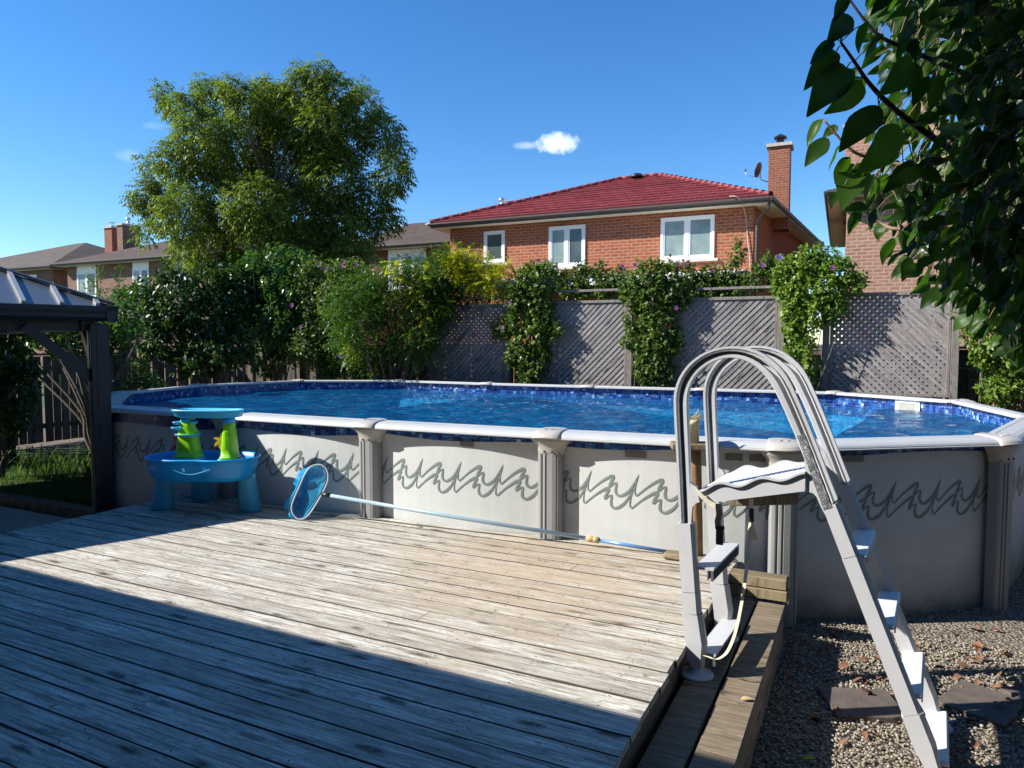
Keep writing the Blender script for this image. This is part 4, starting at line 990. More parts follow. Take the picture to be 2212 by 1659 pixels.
m=MB(); e_=Y(-1.95,21.5,5.76); m.tube([e_,e_+Vector((0,0,-.12)),Y(-2.28,21.82,5.35),Y(-2.30,21.84,5.2),Y(-2.30,21.84,.2)],.045,8); m.build('downpipe',M['fascia'],h)
m=MB(); m.tube(smooth([Y(-3.0,21.28,5.98),Y(-2.75,21.25,5.9),Y(-2.62,21.86,5.5),Y(-2.55,21.86,4.8),Y(-2.47,21.86,4.1),Y(-2.45,21.86,3.)]),.012,6); m.build('cable',M['sill'],h)
# covered patio roof behind the fence
m=MB(); m.face([Y(-11.0,18.4,3.52),Y(-2.6,18.4,3.52),Y(-2.6,21.89,3.95),Y(-11.0,21.89,3.95)]); m.face([Y(-11.0,18.4,3.36),Y(-2.6,18.4,3.36),Y(-2.6,18.4,3.52),Y(-11.0,18.4,3.52)]); m.face([Y(-2.6,18.4,3.36),Y(-2.6,21.89,3.8),Y(-2.6,21.89,3.95),Y(-2.6,18.4,3.52)])
m.face([Y(-11.0,18.4,3.36),Y(-11.0,21.89,3.8),Y(-2.6,21.89,3.8),Y(-2.6,18.4,3.36)]); m.build('patio_roof',M['patio'],h)
# satellite dish on the chimney
dishc=Y(-2.52,24.35,7.32); dt=thing('satellite_dish','grey satellite dish on an arm fixed to the left side of the brick chimney','satellite dish',dishc)
ax=Vector((-.72,.62,.3)).normalized(); m=MB(); prof=[(.0,-.0)]+[(.30*k/6,.06*(k/6)**2) for k in range(1,7)]+[(.305,.066),(.30,.052)]+[(.29*k/6,.06*(k/6)**2-.01) for k in range(5,0,-1)]
m.lathe(dishc,[(a_*.8,b_*.8) for a_,b_ in prof],24,ax=ax); dd=m.build('dish',M['dish'],dt)
m=MB(); m.tube([dishc-ax*.02-Vector((0,0,.22)),dishc+ax*.45-Vector((0,0,.24)),dishc+ax*.50-Vector((0,0,.1))],.012,6); m.bbox(dishc+ax*.50-Vector((0,0,.07)),Vector((.05,0,0)),Vector((0,.03,0)),Vector((0,0,.03)),.005); m.build('feed_arm',M['metal'],dt)
m=MB(); m.tube([dishc-ax*.02,dishc-ax*.06-Vector((0,0,.3)),Y(-2.26,24.5,6.95)],.018,6); m.build('mast',M['metal'],dt)
# pink brick house, right
h,roof,Wc=hip_house('pinkish brick house at the right, mostly hidden behind the apple leaves',[(-.46,21.4),(10.5,21.4),(10.5,33.),(-.46,33.)],[(4.3,26.8),(5.6,26.8)],5.80,7.9,.50,'brickD','shingle','soffit2')
win(h,1.55,2.75,4.25,5.55,VW,2); chimney(h,-.05,.62,24.2,24.9,5.5,8.3,'brickD',('flat',))
# brown house with the small roof in the middle
h,roof,Wc=hip_house('small dark red brick house between the big tree and the red-roofed house',[(-20.4,25.4),(-13.9,25.4),(-13.9,36.),(-23.5,36.)],[(-19.0,29.6),(-18.2,29.6)],5.80,7.55,.45,'brickC','shingle','soffit2')
win(h,-17.8,-15.9,4.1,5.55,25.85,3,('glass2','glass'),header=5.76)
for uu in (-19.4,-17.6): m=MB(); m.box(Y(uu,29.2,7.42),Y(.3,0,.06),Y(0,.2,.07),Vector((0,0,.08))); m.build('roof_vent',M['metal'],h)
# the two brown houses at the left
h,roof,Wc=hip_house('brown brick house on the left with shingle roof and tall paired chimneys',[(-38.1,24.3),(-20.9,24.3),(-20.9,36.),(-38.1,36.)],[(-30.5,30.2),(-27.,30.2)],5.83,8.3,.5,'brickB','shingle','soffit2')
for (px0,px1,a,b) in ((168,209,608,660),(287,322,573,625),(374,402,565,600)):
    p0=ray(px0,b); 
    def onv(px,py,v):
        r=ray(px,py); t_=v/(r.x*S_+r.y*C_); X_,Y2=r.x*t_,r.y*t_; return (C_*X_-S_*Y2, CZ+r.z*t_)
    u0,_=onv(px0,a,24.8); u1,_=onv(px1,a,24.8)
    win(h,u0,u1,4.15,5.5,24.8,2,('glass2','glass'),header=5.80)
u0,_=onv(225,500,28.); u1,_=onv(252,500,28.); _,zt=onv(240,492,28.); u1=u0+(u1-u0)*.6; chimney(h,u0,u1,28.,28.5,6.,zt,'brickE',('flat',))
u0,_=onv(252,480,27.2); u1,_=onv(300,480,27.2); _,zt=onv(275,485,27.2); u1=u0+(u1-u0)*.25; chimney(h,u0,u1,27.2,28.3,6.,zt,'brickB',('pipe',))
h,roof,Wc=hip_house('farthest brown brick house at the left edge behind the gazebo roof',[(-53.,24.9),(-39.2,24.9),(-39.2,37.),(-53.,37.)],[(-46.0,31.),(-45.,31.)],5.86,8.3,.5,'brickB','shingle2','soffit2')
u0,_=onv(42,590,25.4); u1,_=onv(80,590,25.4); win(h,u0,u1,4.2,5.6,25.4,2)
# shed roof of the neighbours low behind the left shrubs
h,roof,Wc=hip_house('low brown shingled lean-to roof behind the board fence at the left',[(-20.5,14.2),(-15.6,14.2),(-15.6,20.5),(-20.5,20.5)],[(-18.6,17.3),(-17.6,17.3)],2.35,3.75,.3,'patiowall' if 'patiowall' in M else 'brickB','shingle','soffit2',name='garden_house')
# our own house, behind the viewpoint: its eave throws the shadow across the deck
ew=-1.39
hb=MB(); A,B,C2,D2=K(-15,ew-.45,0),K(5.5,ew-.45,0),K(5.5,ew-9,0),K(-15,ew-9,0)
own=thing('brick_house','brick house behind the viewpoint whose straight eave shades the near deck','house',K(-4,ew-4,0))
for a,b in ((B,A),(A,D2),(D2,C2),(C2,B)): hb.quad(a,b,b+Vector((0,0,5.55)),a+Vector((0,0,5.55)))
hb.build('wall',M['brickA'],own)
m=MB(); m.box(K(-5.2,-.73,3.255),K(10.,0,0),K(0,1.13,0),Vector((0,0,.055))); m.build('sky_block_roof',M['fascia'],own)  # unseen roof slab added to keep sky light off the near deck
m=MB(); m.box(K(-4.75,ew-4.6,5.58),K(10.6,0,0),K(0,4.6,0),Vector((0,0,.045))); m.build('roof',M['shingle'],own)

# ------------------------------------------------ gazebo
gc=Vector((-3.65,6.54,0)); g1=Vector((-.733,-.680,0)).normalized(); g2=Vector((-.680,.733,0)).normalized(); GW=3.6; GL=5.6
gz=thing('gazebo','dark metal gazebo with ribbed grey hip roof at the left','gazebo',gc+g1*GW/2+g2*GL/2)
Z=Vector((0,0,1)); ze=2.10
C4=[gc,gc+g2*GL,gc+g2*GL+g1*GW,gc+g1*GW]; ctr=gc+g1*GW/2+g2*GL/2; RG=[gc+(g1+g2)*GW/2+Z*2.97, gc+g1*GW/2+g2*(GL-GW/2)+Z*2.97]
for k in range(4):
    a,b=C4[k],C4[(k+1)%4]; d=(b-a).normalized(); n=Vector((d.y,-d.x,0)); n=-n if n.dot(ctr-a)>0 else n; LL=(b-a).length
    m=MB(); prof=[(-.06,0),(.0,0),(.02,.03),(.02,.06),(.035,.09),(.035,.13),(-.0,.135),(-.06,.11)]
    m.sweep([(a+Z*2.03-d*.035,n,Z),(b+Z*2.03+d*.035,n,Z)],prof); m.build('fascia_beam',M['gaz'],gz)
    m=MB(); m.box((a+b)/2-n*.20+Z*1.99,d*(LL/2-.12),n*.03,Z*.05); m.build('beam',M['gaz'],gz)
    ea,eb=a+Z*2.165,b+Z*2.165; m=MB(); ra=RG[0] if k in(0,3) else RG[1]; rb_=RG[0] if k in(2+1,) else (RG[1] if k in(0,1,) else RG[0])
    if k==0: ra,rb_=RG[0],RG[1]
    if k==1: ra=rb_=RG[1]
    if k==2: ra,rb_=RG[1],RG[0]
    if k==3: ra=rb_=RG[0]
    pts_=[ea,eb,rb_] if ra is rb_ else [ea,eb,rb_,ra]
    m.face(pts_); m.face([q-Z*.02 for q in pts_][::-1]); panel=m.build('roof_panel',M['gazroof'],gz)
    # standing ribs
    mid=(ea+eb)/2; up_=((ra+rb_)/2-mid); L2=up_.length; up_.normalize(); nn=d.cross(up_).normalized(); nn=nn if nn.z>0 else -nn
    r=MB()
    for j in range(-10,11):
        x=j*.28; ln_=L2*min(1,(LL/2-abs(x))/(GW/2))
        if ln_>.05: r.box(mid+d*x+up_*ln_/2+nn*.014,d*.017,up_*ln_/2,nn*.014)
    r.build('roof_ribs',M['gazrib'],panel)
    h2=MB(); h2.box((ea+ra)/2+Z*.02,(ra-ea)/2,(ra-ea).cross(Z).normalized()*.03,Z*.012); h2.build('hip_cap',M['gaz'],gz)
    # corner post with two knee braces
    inn=((g1 if (ctr-a).dot(g1)>0 else -g1)+(g2 if (ctr-a).dot(g2)>0 else -g2)).normalized(); pc=a+inn*.15; hw=.076
    m=MB(); m.bbox(pc+Z*1.0,g1*hw,g2*hw,Z*1.0,.006)
    for gx,gy in ((g1,g2),(g2,g1)):
        for sg in (-1,1): m.box(pc+gx*(hw+.003)*sg+Z*1.0,gx*.003,gy*.028,Z*.98)
    m.build('post',M['gaz'],gz)
    for gd in (g1,g2):
        s_=1 if (ctr-a).dot(gd)>0 else -1; m=MB(); p0=pc+Z*1.50+gd*s_*.05; p1=pc+Z*1.98+gd*s_*.56
        dd_=(p1-p0); m.box((p0+p1)/2,dd_/2,gd.cross(Z)*.026,dd_.cross(gd.cross(Z)).normalized()*.040); m.build('knee_brace',M['gaz'],gz)

# ------------------------------------------------ toy water table
f1,f2,f3=G(342.5,1103,DZ),G(533,1108,DZ),G(436,1082,DZ)
ex=(f2-f1).normalized(); ey=Vector((-ex.y,ex.x,0)); tc_=(f1+f2)/2
bc=D(439,1000,5.90); bc.z=0; 
wt_=thing('water_table','blue plastic toy water table with two green towers at the left end of the deck','water table',(tc_.x,tc_.y+.1,DZ))
def loop(c,rx,ry,z,n=40,pw=2.6,wob=0):
    out=[]
    for k in range(n):
        a=2*math.pi*k/n; ca,sa=math.cos(a),math.sin(a)
        r_=(abs(ca)**pw+abs(sa)**pw)**(-1/pw); sx=ca*r_; sy=sa*r_
        dent=1-wob*math.exp(-((a-4.85)/.22)**2)
        out.append(c+ex*(rx*sx)+ey*(ry*sy*dent)+Vector((0,0,z)))
    return out
def shell(loops,closeb=True,closet=False):
    m=MB(); n=len(loops[0])
    for j in range(len(loops)-1):
        for k in range(n): k2=(k+1)%n; m.face([loops[j][k],loops[j][k2],loops[j+1][k2],loops[j+1][k]],smooth=True)
    if closeb: m.face(loops[0][::-1])
    if closet: m.face(loops[-1])
    return m
RX,RY=.465,.265
P_=[(.76,.70,.700),(.84,.80,.705),(.91,.90,.745),(.965,.965,.82),(.99,.99,.870),(1.015,1.02,.876),(1.02,1.03,.886),(1.0,1.0,.894),(.965,.95,.888),(.95,.92,.85),(.90,.86,.78),(.84,.78,.74)]
basin=shell([loop(bc,RX*a,RY*b,z,48,2.5,.10) for a,b,z in P_],True,True).build('basin',M['tb1'],wt_,weld=True)
m=MB(); pts=[]
for k in range(41):
    x=-.30+.50*k/40; z=.800+.022*math.sin(k/40*7.2); yy=-RY*.955*(1-abs(x/(RX*.955))**2.5)**(1/2.5)-.003; pts.append(bc+ex*x+ey*yy+Vector((0,0,z)))
m.tube(pts,.0035,6); m.build('moulded_wave',M['tb2'],basin)
for (x,zz_) in ((-.02,.81),(-.10,.80)): 
    m=MB(); yy=-RY*.955*(1-abs(x/(RX*.955))**2.5)**(1/2.5)-.001; m.lathe(bc+ex*x+ey*yy+Vector((0,0,zz_)),[(.013,0),(.013,.003),(.008,.004),(.008,0)],12,ax=-ey); m.build('moulded_dot',M['tb2'],basin)
def tleg(fc,flare,name='leg'):
    rows=[]; seq=[(.79,.050,.045),(.72,.058,.05)]
    for k in range(9): z=.72-.315*k/8; w=.066+.024*k/8; seq+= [(z,w,w*.85),(z-.004,w-.004,w*.85-.004)] if 0<k<8 else [(z,w,w*.85)]
    for z,wx,wy in seq:
        t=(z-DZ)/.38; c=fc.lerp(Vector((fc.x,fc.y,0))+flare,max(0,t)); c.z=0; rows.append(loop(c,wx,wy,z,20,3.0))
    rows=rows[::-1]; return shell(rows,True,True).build(name,M['tleg'],wt_,weld=True)
tleg(f1+ey*.06,ex*.03+ey*.02); tleg(f2+ey*.06,ex*-.035+ey*.02); tleg(f3+ey*.0,ex*.0-ey*.02)
def tower(px,ztop,base_w,top_w,y,win_=False):
    c=D(px,985,y); c.z=0; rows=[]
    for z,w,d in ((.875,base_w*1.12,.085),(.892,base_w*1.12,.085),(.894,base_w,.075),(.95,base_w*.93,.070),(1.02,base_w*.82,.062),(1.09,(base_w*.6+top_w*.4)*.95,.055),(1.13,top_w*1.02,.05),(ztop,top_w,.048)): rows.append(loop(c,w,d,z,24,4))
    o=shell(rows,True,True).build('tower',M['tgreen'],wt_,weld=True); return c,o
cL,tL=tower(408,1.215,.098,.049,5.93); cR,tR=tower(497,1.215,.060,.037,5.86)
m=MB(); o_=shell([loop(cL,.115,.098,z,24,4) for z in (.845,.874)],True,True); o_.build('tower_foot',M['tb2'],wt_,weld=True)
o_=shell([loop(cR,.082,.095,z,24,4) for z in (.845,.874)],True,True); o_.build('tower_foot',M['tb2'],wt_,weld=True)
for c in (cL,cR): shell([loop(c,.050 if c is cL else .042,.052,z,24,3) for z in (1.17,1.225)],True,True).build('tower_neck',M['tb1'],wt_,weld=True)
tcn=(cL+cR)/2-ex*.0; tray=shell([loop(tcn,.305*a,.105*b,z,48,3) for a,b,z in ((.86,.8,1.215),(.93,.92,1.225),(.955,.955,1.262),(1.0,1.0,1.266),(1.0,1.0,1.278),(.955,.95,1.280),(.94,.93,1.25),(.9,.88,1.236))],True,True).build('top_tray',M['tb2'],wt_,weld=True)
def cup(c,dx,dz,rx,mat='tb2',ry=.04):
    q=c+ex*dx-ey*.02; shell([loop(q,rx*.75,ry*.75,dz-.012,20,2.4),loop(q,rx,ry,dz+.006,20,2.4),loop(q,rx,ry,dz+.010,20,2.4),loop(q,rx*.86,ry*.86,dz+.008,20,2.4),loop(q,rx*.7,ry*.7,dz-.006,20,2.4)],True,True).build('splash_cup',M[mat],wt_,weld=True)
cup(cL,-.075,1.163,.042); cup(cL,.062,1.168,.030); cup(cL,-.075,1.118,.056,'tb2',.05); cup(cL,.008,1.064,.100,'tb2',.085)
for dz in (1.045,.965): m=MB(); q=cL-ex*(.095)+Vector((0,0,dz))-ey*.03; m.lathe(q,[(0,-.03),(.022,-.01),(.026,.012),(.010,.03),(0,.032)],10,ax=ex+Vector((0,0,.6 if dz>1 else -.3))); m.build('spinner',M['tred'],wt_)
wc_=cR-ex*.058-ey*.02+Vector((0,0,1.015)); wheel=MB(); wheel.lathe(wc_-ey*.02,[(.016,0),(.018,.01),(.018,.035),(.010,.04)],14,ax=ey); wo=wheel.build('water_wheel',M['tgreen'],wt_)
for k in range(6):
    a=k*math.pi/3+.4; d=ex*math.cos(a)+Vector((0,0,math.sin(a))); s2=ex*-math.sin(a)+Vector((0,0,math.cos(a))); m=MB()
    L_=[wc_+d*.012-s2*.010,wc_+d*.040-s2*.016,wc_+d*.065+s2*.004,wc_+d*.068+s2*.016,wc_+d*.04+s2*.010,wc_+d*.012+s2*.008]
    m.face([q-ey*.018 for q in L_]); m.face([q+ey*.022 for q in L_][::-1])
    for j in range(6): m.face([L_[j]-ey*.018,L_[j]+ey*.022,L_[(j+1)%6]+ey*.022,L_[(j+1)%6]-ey*.018])
    m.build('paddle',M['tyel'],wo)
# window in the right tower
m=MB()
for z0,z1 in ((.915,.95),(.955,1.0),(1.005,1.05),(1.055,1.10)): 
    w0=.026-(z0-.9)*.03; m.box(cR+ex*.016-ey*.066+Vector((0,0,(z0+z1)/2)),ex*w0*.75,ey*.004+Vector((0,0,0)),Vector((0,0,(z1-z0)/2)))
m.build('tower_window',plain('toy_window_green',(.10,.32,.01),.2),tR)

# ------------------------------------------------ skimmer net on its long pole
def z4(x,y): return ((400+x/1.7015)/1.736,(1350+y/1.7015)/1.736)
LP=[(1345,668),(1372,671),(1400,694),(1413,735),(1407,785),(1383,838),(1350,898),(1312,958),(1278,1000),(1240,1017),(1208,1006),(1184,972),(1181,930),(1198,880),(1228,812),(1262,735),(1292,690),(1318,674)]
yb=G(*z4(1235,1020),DZ+.01).y; lpw=[]
for x,y in LP: px,py=z4(x,y); t_=(1018-y)/350; lpw.append(D(px,py,yb+.13*t_))
net=thing('skimmer_net','blue mesh leaf skimmer on a long telescopic pole leaning against the pool wall','pool net',lpw[9])
m=MB(); lp2=smooth(lpw+[lpw[0]],4); m.tube(lp2,.0065,8,caps=False); m.build('net_frame',M['ladder'],net)
m=MB(); n=len(lp2)-1; cen=sum(lp2[:-1],Vector())/n; bag=[]
for j in range(9):
    t_=j/8; row=[]
    for k in range(n):
        p=lp2[k]; q=cen+(p-cen)*(1-.75*t_**2.2)
        sh=Vector((-.085*math.sin(t_*1.6)-.02, .17*t_, -.06*t_))+Vector((.03*math.sin(k*.55+j),.02*math.cos(k*.8+j*1.3),.012*math.sin(k*1.1+j)))*min(1,t_*3)
        q=q+sh; q.z=max(q.z,DZ+.012); row.append(q)
    bag.append(row)
for j in range(8):
    for k in range(n): k2=(k+1)%n; m.face([bag[j][k],bag[j][k2],bag[j+1][k2],bag[j+1][k]],smooth=True)
m.face(bag[-1]); m.build('net_bag',M['net'],net,weld=True)
pa=D(*z4(1388,858),yb+.055); pe=G(1455,1194,DZ+.02); pmid=pa.lerp(pe,.80)
m=MB(); m.tube([pa,pa.lerp(pe,.4)+Vector((0,0,-.006)),pmid],.0150,12); m.build('pole',M['pole'],net)
m=MB(); m.tube([pmid,pe],.0125,12); m.build('inner_pole',M['poleblue'],net)
m=MB(); d=(pe-pa).normalized(); m.tube([pmid-d*.045,pmid-d*.04,pmid+d*.0,pmid+d*.004,pmid+d*.008,pmid+d*.045],[.019,.023,.023,.020,.023,.021],14); m.build('collar',M['collar'],net)
m=MB(); m.tube([pe-d*.03,pe+d*.03],.0165,12); m.tube([pe+d*.03,pe+d*.055],.009,8); m.build('end_grip',M['collar'],net)
m=MB(); m.tube([pa-d*.02,pa+d*.06],.0185,12); m.build('socket',M['black'],net)

# ------------------------------------------------ gravel, leaves, pavers
def rot_rand(n):
    q=rng.normal(size=(n,4)); q/=np.linalg.norm(q,axis=1)[:,None]; w,x,y,z=q.T
    return np.stack([np.stack([1-2*(y*y+z*z),2*(x*y-z*w),2*(x*z+y*w)],-1),np.stack([2*(x*y+z*w),1-2*(x*x+z*z),2*(y*z-x*w)],-1),np.stack([2*(x*z-y*w),2*(y*z+x*w),1-2*(x*x+y*y)],-1)],1)
def bulk(name,verts,faces,mat,parent=None,smooth_=False):
    """verts (n,k,3) for n copies, faces list over k"""
    n,k,_=verts.shape; fl=np.array([len(f) for f in faces]); fi=np.concatenate([np.array(f) for f in faces])
    me=bpy.data.meshes.new(name); me.vertices.add(n*k); me.vertices.foreach_set('co',verts.astype(np.float32).ravel())
    idx=(fi[None,:]+(np.arange(n)*k)[:,None]).ravel(); me.loops.add(len(idx)); me.loops.foreach_set('vertex_index',idx.astype(np.int32))
    tot=np.tile(fl,n); st_=np.concatenate([[0],np.cumsum(tot)[:-1]]); me.polygons.add(len(tot)); me.polygons.foreach_set('loop_start',st_.astype(np.int32)); me.polygons.foreach_set('loop_total',tot.astype(np.int32))
    if smooth_: me.polygons.foreach_set('use_smooth',np.ones(len(tot),dtype=bool))
    me.materials.append(mat); me.update(calc_edges=True); me.validate(); return link(name,me,parent)
import bmesh
bm=bmesh.new(); bmesh.ops.create_icosphere(bm,subdivisions=1,radius=1); icv=np.array([v.co[:] for v in bm.verts]); icf=[[v.index for v in f.verts] for f in bm.faces]; bm.free()
n=42000; u=rng.uniform(-.40,3.6,n); v=rng.uniform(1.6,5.0,n)
keep=np.ones(n,bool); Xg=CD_*u+SD*v; Yg=-SD*u+CD_*v
keep&=(Yg>2.3)
uu_=C_*Xg-S_*Yg; vv_=S_*Xg+C_*Yg
for i in range(3,8):
    a=PW[i];nn=BN[i]; pass
wd=np.full(n,-9.)
for i in range(NP):
    a,nn=PW[i],BN[i]; wd=np.maximum(wd,(Xg-a.x)*nn.x+(Yg-a.y)*nn.y)
keep&=wd>.0
Xg,Yg=Xg[keep],Yg[keep]; n=len(Xg)
sz=rng.uniform(.0042,.0095,n)[:,None,None]*np.array([1,1,1]); Rm=rot_rand(n); sh=rng.uniform(.55,1.25,(n,1,3))
vv=icv[None]*sh*sz; vv=np.einsum('nij,nkj->nki',Rm,vv); vv*=np.array([1,1,.75]); vv+=np.stack([Xg,Yg,.012+rng.uniform(0,.010,n)],-1)[:,None,:]
struct(bulk('gravel',vv,icf,M['gravel_stones'],None,True),'stuff')
pv=[((1862,1512),.30,.24,-6,'brown square paver on the gravel left of the sloping ladder legs'),((2120,1510),.31,.25,40,'dark paver turned on its corner in the shade right of the ladder'),((2262,1502),.27,.22,10,'brown paver cut by the right edge of the view'),]
pavers=[]
for (px,py),a,b,ang,lab in pv:
    c=G(px,py,.045); e=Vector((math.cos(R(ang)),math.sin(R(ang)),0)); f=Vector((-e.y,e.x,0)); m=MB(); m.bbox(c-Vector((0,0,.028)),e*a/2*1.15,f*b/2*1.2,Vector((0,0,.02)),.004); pavers.append((c,max(a,b)*.5)); tag(m.build('paver',M['paver'],None),lab,'paver','stone pavers in the gravel')
# dry leaves
def leafpoly(ln,wd,bend=.2,fold=.2,n=5,ser=0):
    """curved leaf: base at origin, tip along +x, z up; returns verts (list) and faces"""
    V=[];Fc=[]
    for k in range(n+1):
        t=k/n; w=wd*math.sin(math.pi*min(1,(t*.97+.03))**.8)**.85 if 0<t<1 else (.06*wd if t==0 else 0)
        x=ln*t; z=-bend*ln*t*t; 
        if ser and 0<k<n: w*=1+(.05 if k%2 else -.04)
        V+=[(x,-w/2,z+fold*w/2),(x,0,z),(x,w/2,z+fold*w/2)]
    for k in range(n):
        b=k*3; Fc+=[(b,b+3,b+4,b+1),(b+1,b+4,b+5,b+2)]
    return V,Fc
V0,F0=leafpoly(.055,.030,.35,.6,5)
lm=MB(); lm.mesh(V0,F0); dl=lm.build('dry_leaf',M['dry_leaf'])
spots=[]
tries=0
while len(spots)<72 and tries<5000:
    tries+=1; px,py=random.uniform(1700,2215),random.uniform(1352,1655)
    if random.random()>(.35+.65*math.exp(-((py-1440)/60)**2)): continue
    g=G(px,py,.03)
    if max((g.x-PW[i].x)*BN[i].x+(g.y-PW[i].y)*BN[i].y for i in range(NP))<.03: continue
    if uvk(g)[0]<-.36: continue
    g.z=.032
    for c,rd in pavers:
        if (Vector((c.x,c.y))-Vector((g.x,g.y))).length<rd: g.z=.056
    spots.append(g)
for i,g in enumerate(spots):
    o=dl if i==0 else dl.copy()
    if i: scene.collection.objects.link(o)
    o.location=g; o.rotation_euler=(random.uniform(-.5,.5),random.uniform(-.5,.3),random.uniform(0,6.28)); s_=random.uniform(.8,1.5); o.scale=(s_,s_,s_)
    tag(o,'small curled dry brown leaf lying on the gravel or a paver','fallen leaf','dry leaves fallen on the gravel')
for (px,py,z,lab,mt) in ((1600,1511,.268,'single pale orange leaf lying on the outer plank of the step','collar'),(1735,1640,.035,'bright yellow-green leaf on the gravel at the bottom edge','leaf_yellow'),(898,1137,.412,'curled dark dry leaf on the deck at the foot of the pool wall','fascia')):
    V0,F0=leafpoly(.06,.026,.3,.5,5); lm=MB(); lm.mesh(V0,F0); o=lm.build('fallen_leaf',M[mt]); o.location=G(px,py,z); o.rotation_euler=(.1,-.25,random.uniform(-.5,.5)); tag(o,lab,'fallen leaf')
# left of the deck: slab path and timber edging
m=MB()
for k in range(4):
    for j in range(3): m.bbox(K(-6.3-.92*j,2.2+k*.62,.03),K(.45,0,0),K(0,.30,0),Vector((0,0,.03)),.006)
struct(m.build('slab_path',M['flag']))
m=MB(); m.bbox(K(-7.6,4.50,.07),K(1.75,0,0),K(0,.07,0),Vector((0,0,.07)),.006); tag(m.build('timber_edging',M['deckend']),'dark timber edging between the slabs and the shaded grass left of the deck','edging')
gp=[]
for poly_ in (1,):
    n=48000; u=rng.uniform(-11.2,-5.85,n); v=rng.uniform(4.2,8.9,n); X=C_*u+S_*v; Yy=-S_*u+C_*v
    ok=(X/Yy<-.48)&(X/Yy>-.80); wd=np.full(n,-9.)
    for i in range(NP): a,nn=PW[i],BN[i]; wd=np.maximum(wd,(X-a.x)*nn.x+(Yy-a.y)*nn.y)
    ok&=(wd>.05)&(SD*X+CD_*Yy>4.58)
    X,Yy=X[ok],Yy[ok]; n=len(X); a=rng.uniform(0,6.28,n); h=rng.uniform(.03,.085,n); ln=rng.uniform(0,.05,n); b=rng.uniform(0,6.28,n)
    z0=np.zeros(n); dx,dy=np.cos(a)*.0028,np.sin(a)*.0028
    P0_=np.stack([X-dx,Yy-dy,z0],-1);P1_=np.stack([X+dx,Yy+dy,z0],-1);P2_=np.stack([X+np.cos(b)*ln*.4+dx*.7,Yy+np.sin(b)*ln*.4+dy*.7,h*.6],-1);P3_=np.stack([X+np.cos(b)*ln*.4-dx*.7,Yy+np.sin(b)*ln*.4-dy*.7,h*.6],-1);P4_=np.stack([X+np.cos(b)*ln,Yy+np.sin(b)*ln,h],-1)
    struct(bulk('grass',np.stack([P0_,P1_,P2_,P3_,P4_],1),[(0,1,2,3),(3,2,4)],M['grass']),'stuff')

# ------------------------------------------------ foliage
def nrmz(a): return a/np.maximum(np.linalg.norm(a,axis=-1,keepdims=True),1e-9)
def leafcloud(name,pos,tipd,nor,ln,wd,mat,parent,fold=.25):
    """pos base points, tipd tip directions, nor approx normals"""
    n=len(pos); t=nrmz(tipd); s=nrmz(np.cross(nor,t)); nn=np.cross(t,s); ln=np.broadcast_to(ln,(n,))[:,None]; wd=np.broadcast_to(wd,(n,))[:,None]
    b=pos; l=pos+t*ln*.42-s*wd*.5+nn*wd*fold*.5; r=pos+t*ln*.42+s*wd*.5+nn*wd*fold*.5; m=pos+t*ln*.5-nn*ln*.02; e=pos+t*ln-nn*ln*.12
    return bulk(name,np.stack([b,l,m,r,e],1),[(0,2,1),(0,3,2),(1,2,4),(2,3,4)],mat,parent)
def blobs(lst,y,jit=0.,rs=1.):
    out=[]
    for q in lst:
        px,py,r=q[:3]; yy=y+(q[3] if len(q)>3 else random.uniform(-jit,jit)); out.append((np.array(D(px,py,yy)[:]),r*yy/F*rs))
    return out
def sprigs(bl,dens,stem,shell_=.55,squash=1.):
    """stem bases + directions filling the blobs; count ~ dens*r^2"""
    P_=[];Dd=[]
    for c,r in bl:
        n=max(6,int(dens*r*r)); d=nrmz(rng.normal(size=(n,3))); rad=r*rng.uniform(shell_**3,1,n)**(1/3.)
        d2=d*np.array([1,squash,1]); P_.append(c+d2*rad[:,None]); Dd.append(d)
    return np.concatenate(P_),np.concatenate(Dd)
def simple_foliage(name,bl,dens,per,stem,ln,wd,mat,parent,droop=.3,up=.6,shell_=.5,squash=1.):
    p,d=sprigs(bl,dens,stem,shell_,squash); n=len(p)
    sd_=nrmz(d*.7+rng.normal(size=(n,3))*.5+np.array([0,0,up]))
    pos=[];td=[];nr=[]
    for k in range(per):
        t=(k+.5)/per; q=p+sd_*(stem*(t-.5)); o=nrmz(rng.normal(size=(n,3))+sd_*.3+d*.3); o[:,2]-=droop
        pos.append(q); td.append(o); nr.append(nrmz(rng.normal(size=(n,3))*.55+np.array([0,0,1])+d*.5))
    pos,td,nr=map(np.concatenate,(pos,td,nr)); m_=len(pos); s=rng.uniform(.65,1.2,m_)
    return leafcloud(name,pos,td,nr,ln*s,wd*s,mat,parent)
def compound_foliage(name,bl,dens,pairs,rach,ln,wd,mat,parent,droop=.6,shell_=.45,squash=1.,outw=.8):
    p,d=sprigs(bl,dens,rach,shell_,squash); n=len(p)
    rd=nrmz(d*outw+rng.normal(size=(n,3))*.6+np.array([0,0,-droop*.3])); up=nrmz(np.array([0,0,1.])+rng.normal(size=(n,3))*.25); sd_=nrmz(np.cross(rd,up))
    pos=[];td=[];nr=[]
    for k in range(pairs):
        t=(k+.6)/pairs
        for sg in (-1,1):
            q=p+rd*(rach*t)+np.array([0,0,-1])*(rach*t*t*.35)*droop; pos.append(q); td.append(nrmz(sd_*sg+rd*.55+np.array([0,0,-droop*.6])+rng.normal(size=(n,3))*.15)); nr.append(up)
    pos.append(p+rd*rach+np.array([0,0,-1])*rach*.35*droop); td.append(nrmz(rd+np.array([0,0,-droop]))); nr.append(up)
    pos,td,nr=map(np.concatenate,(pos,td,nr)); s=rng.uniform(.75,1.15,len(pos))
    return leafcloud(name,pos,td,nr,ln*s,wd*s,mat,parent,.15)
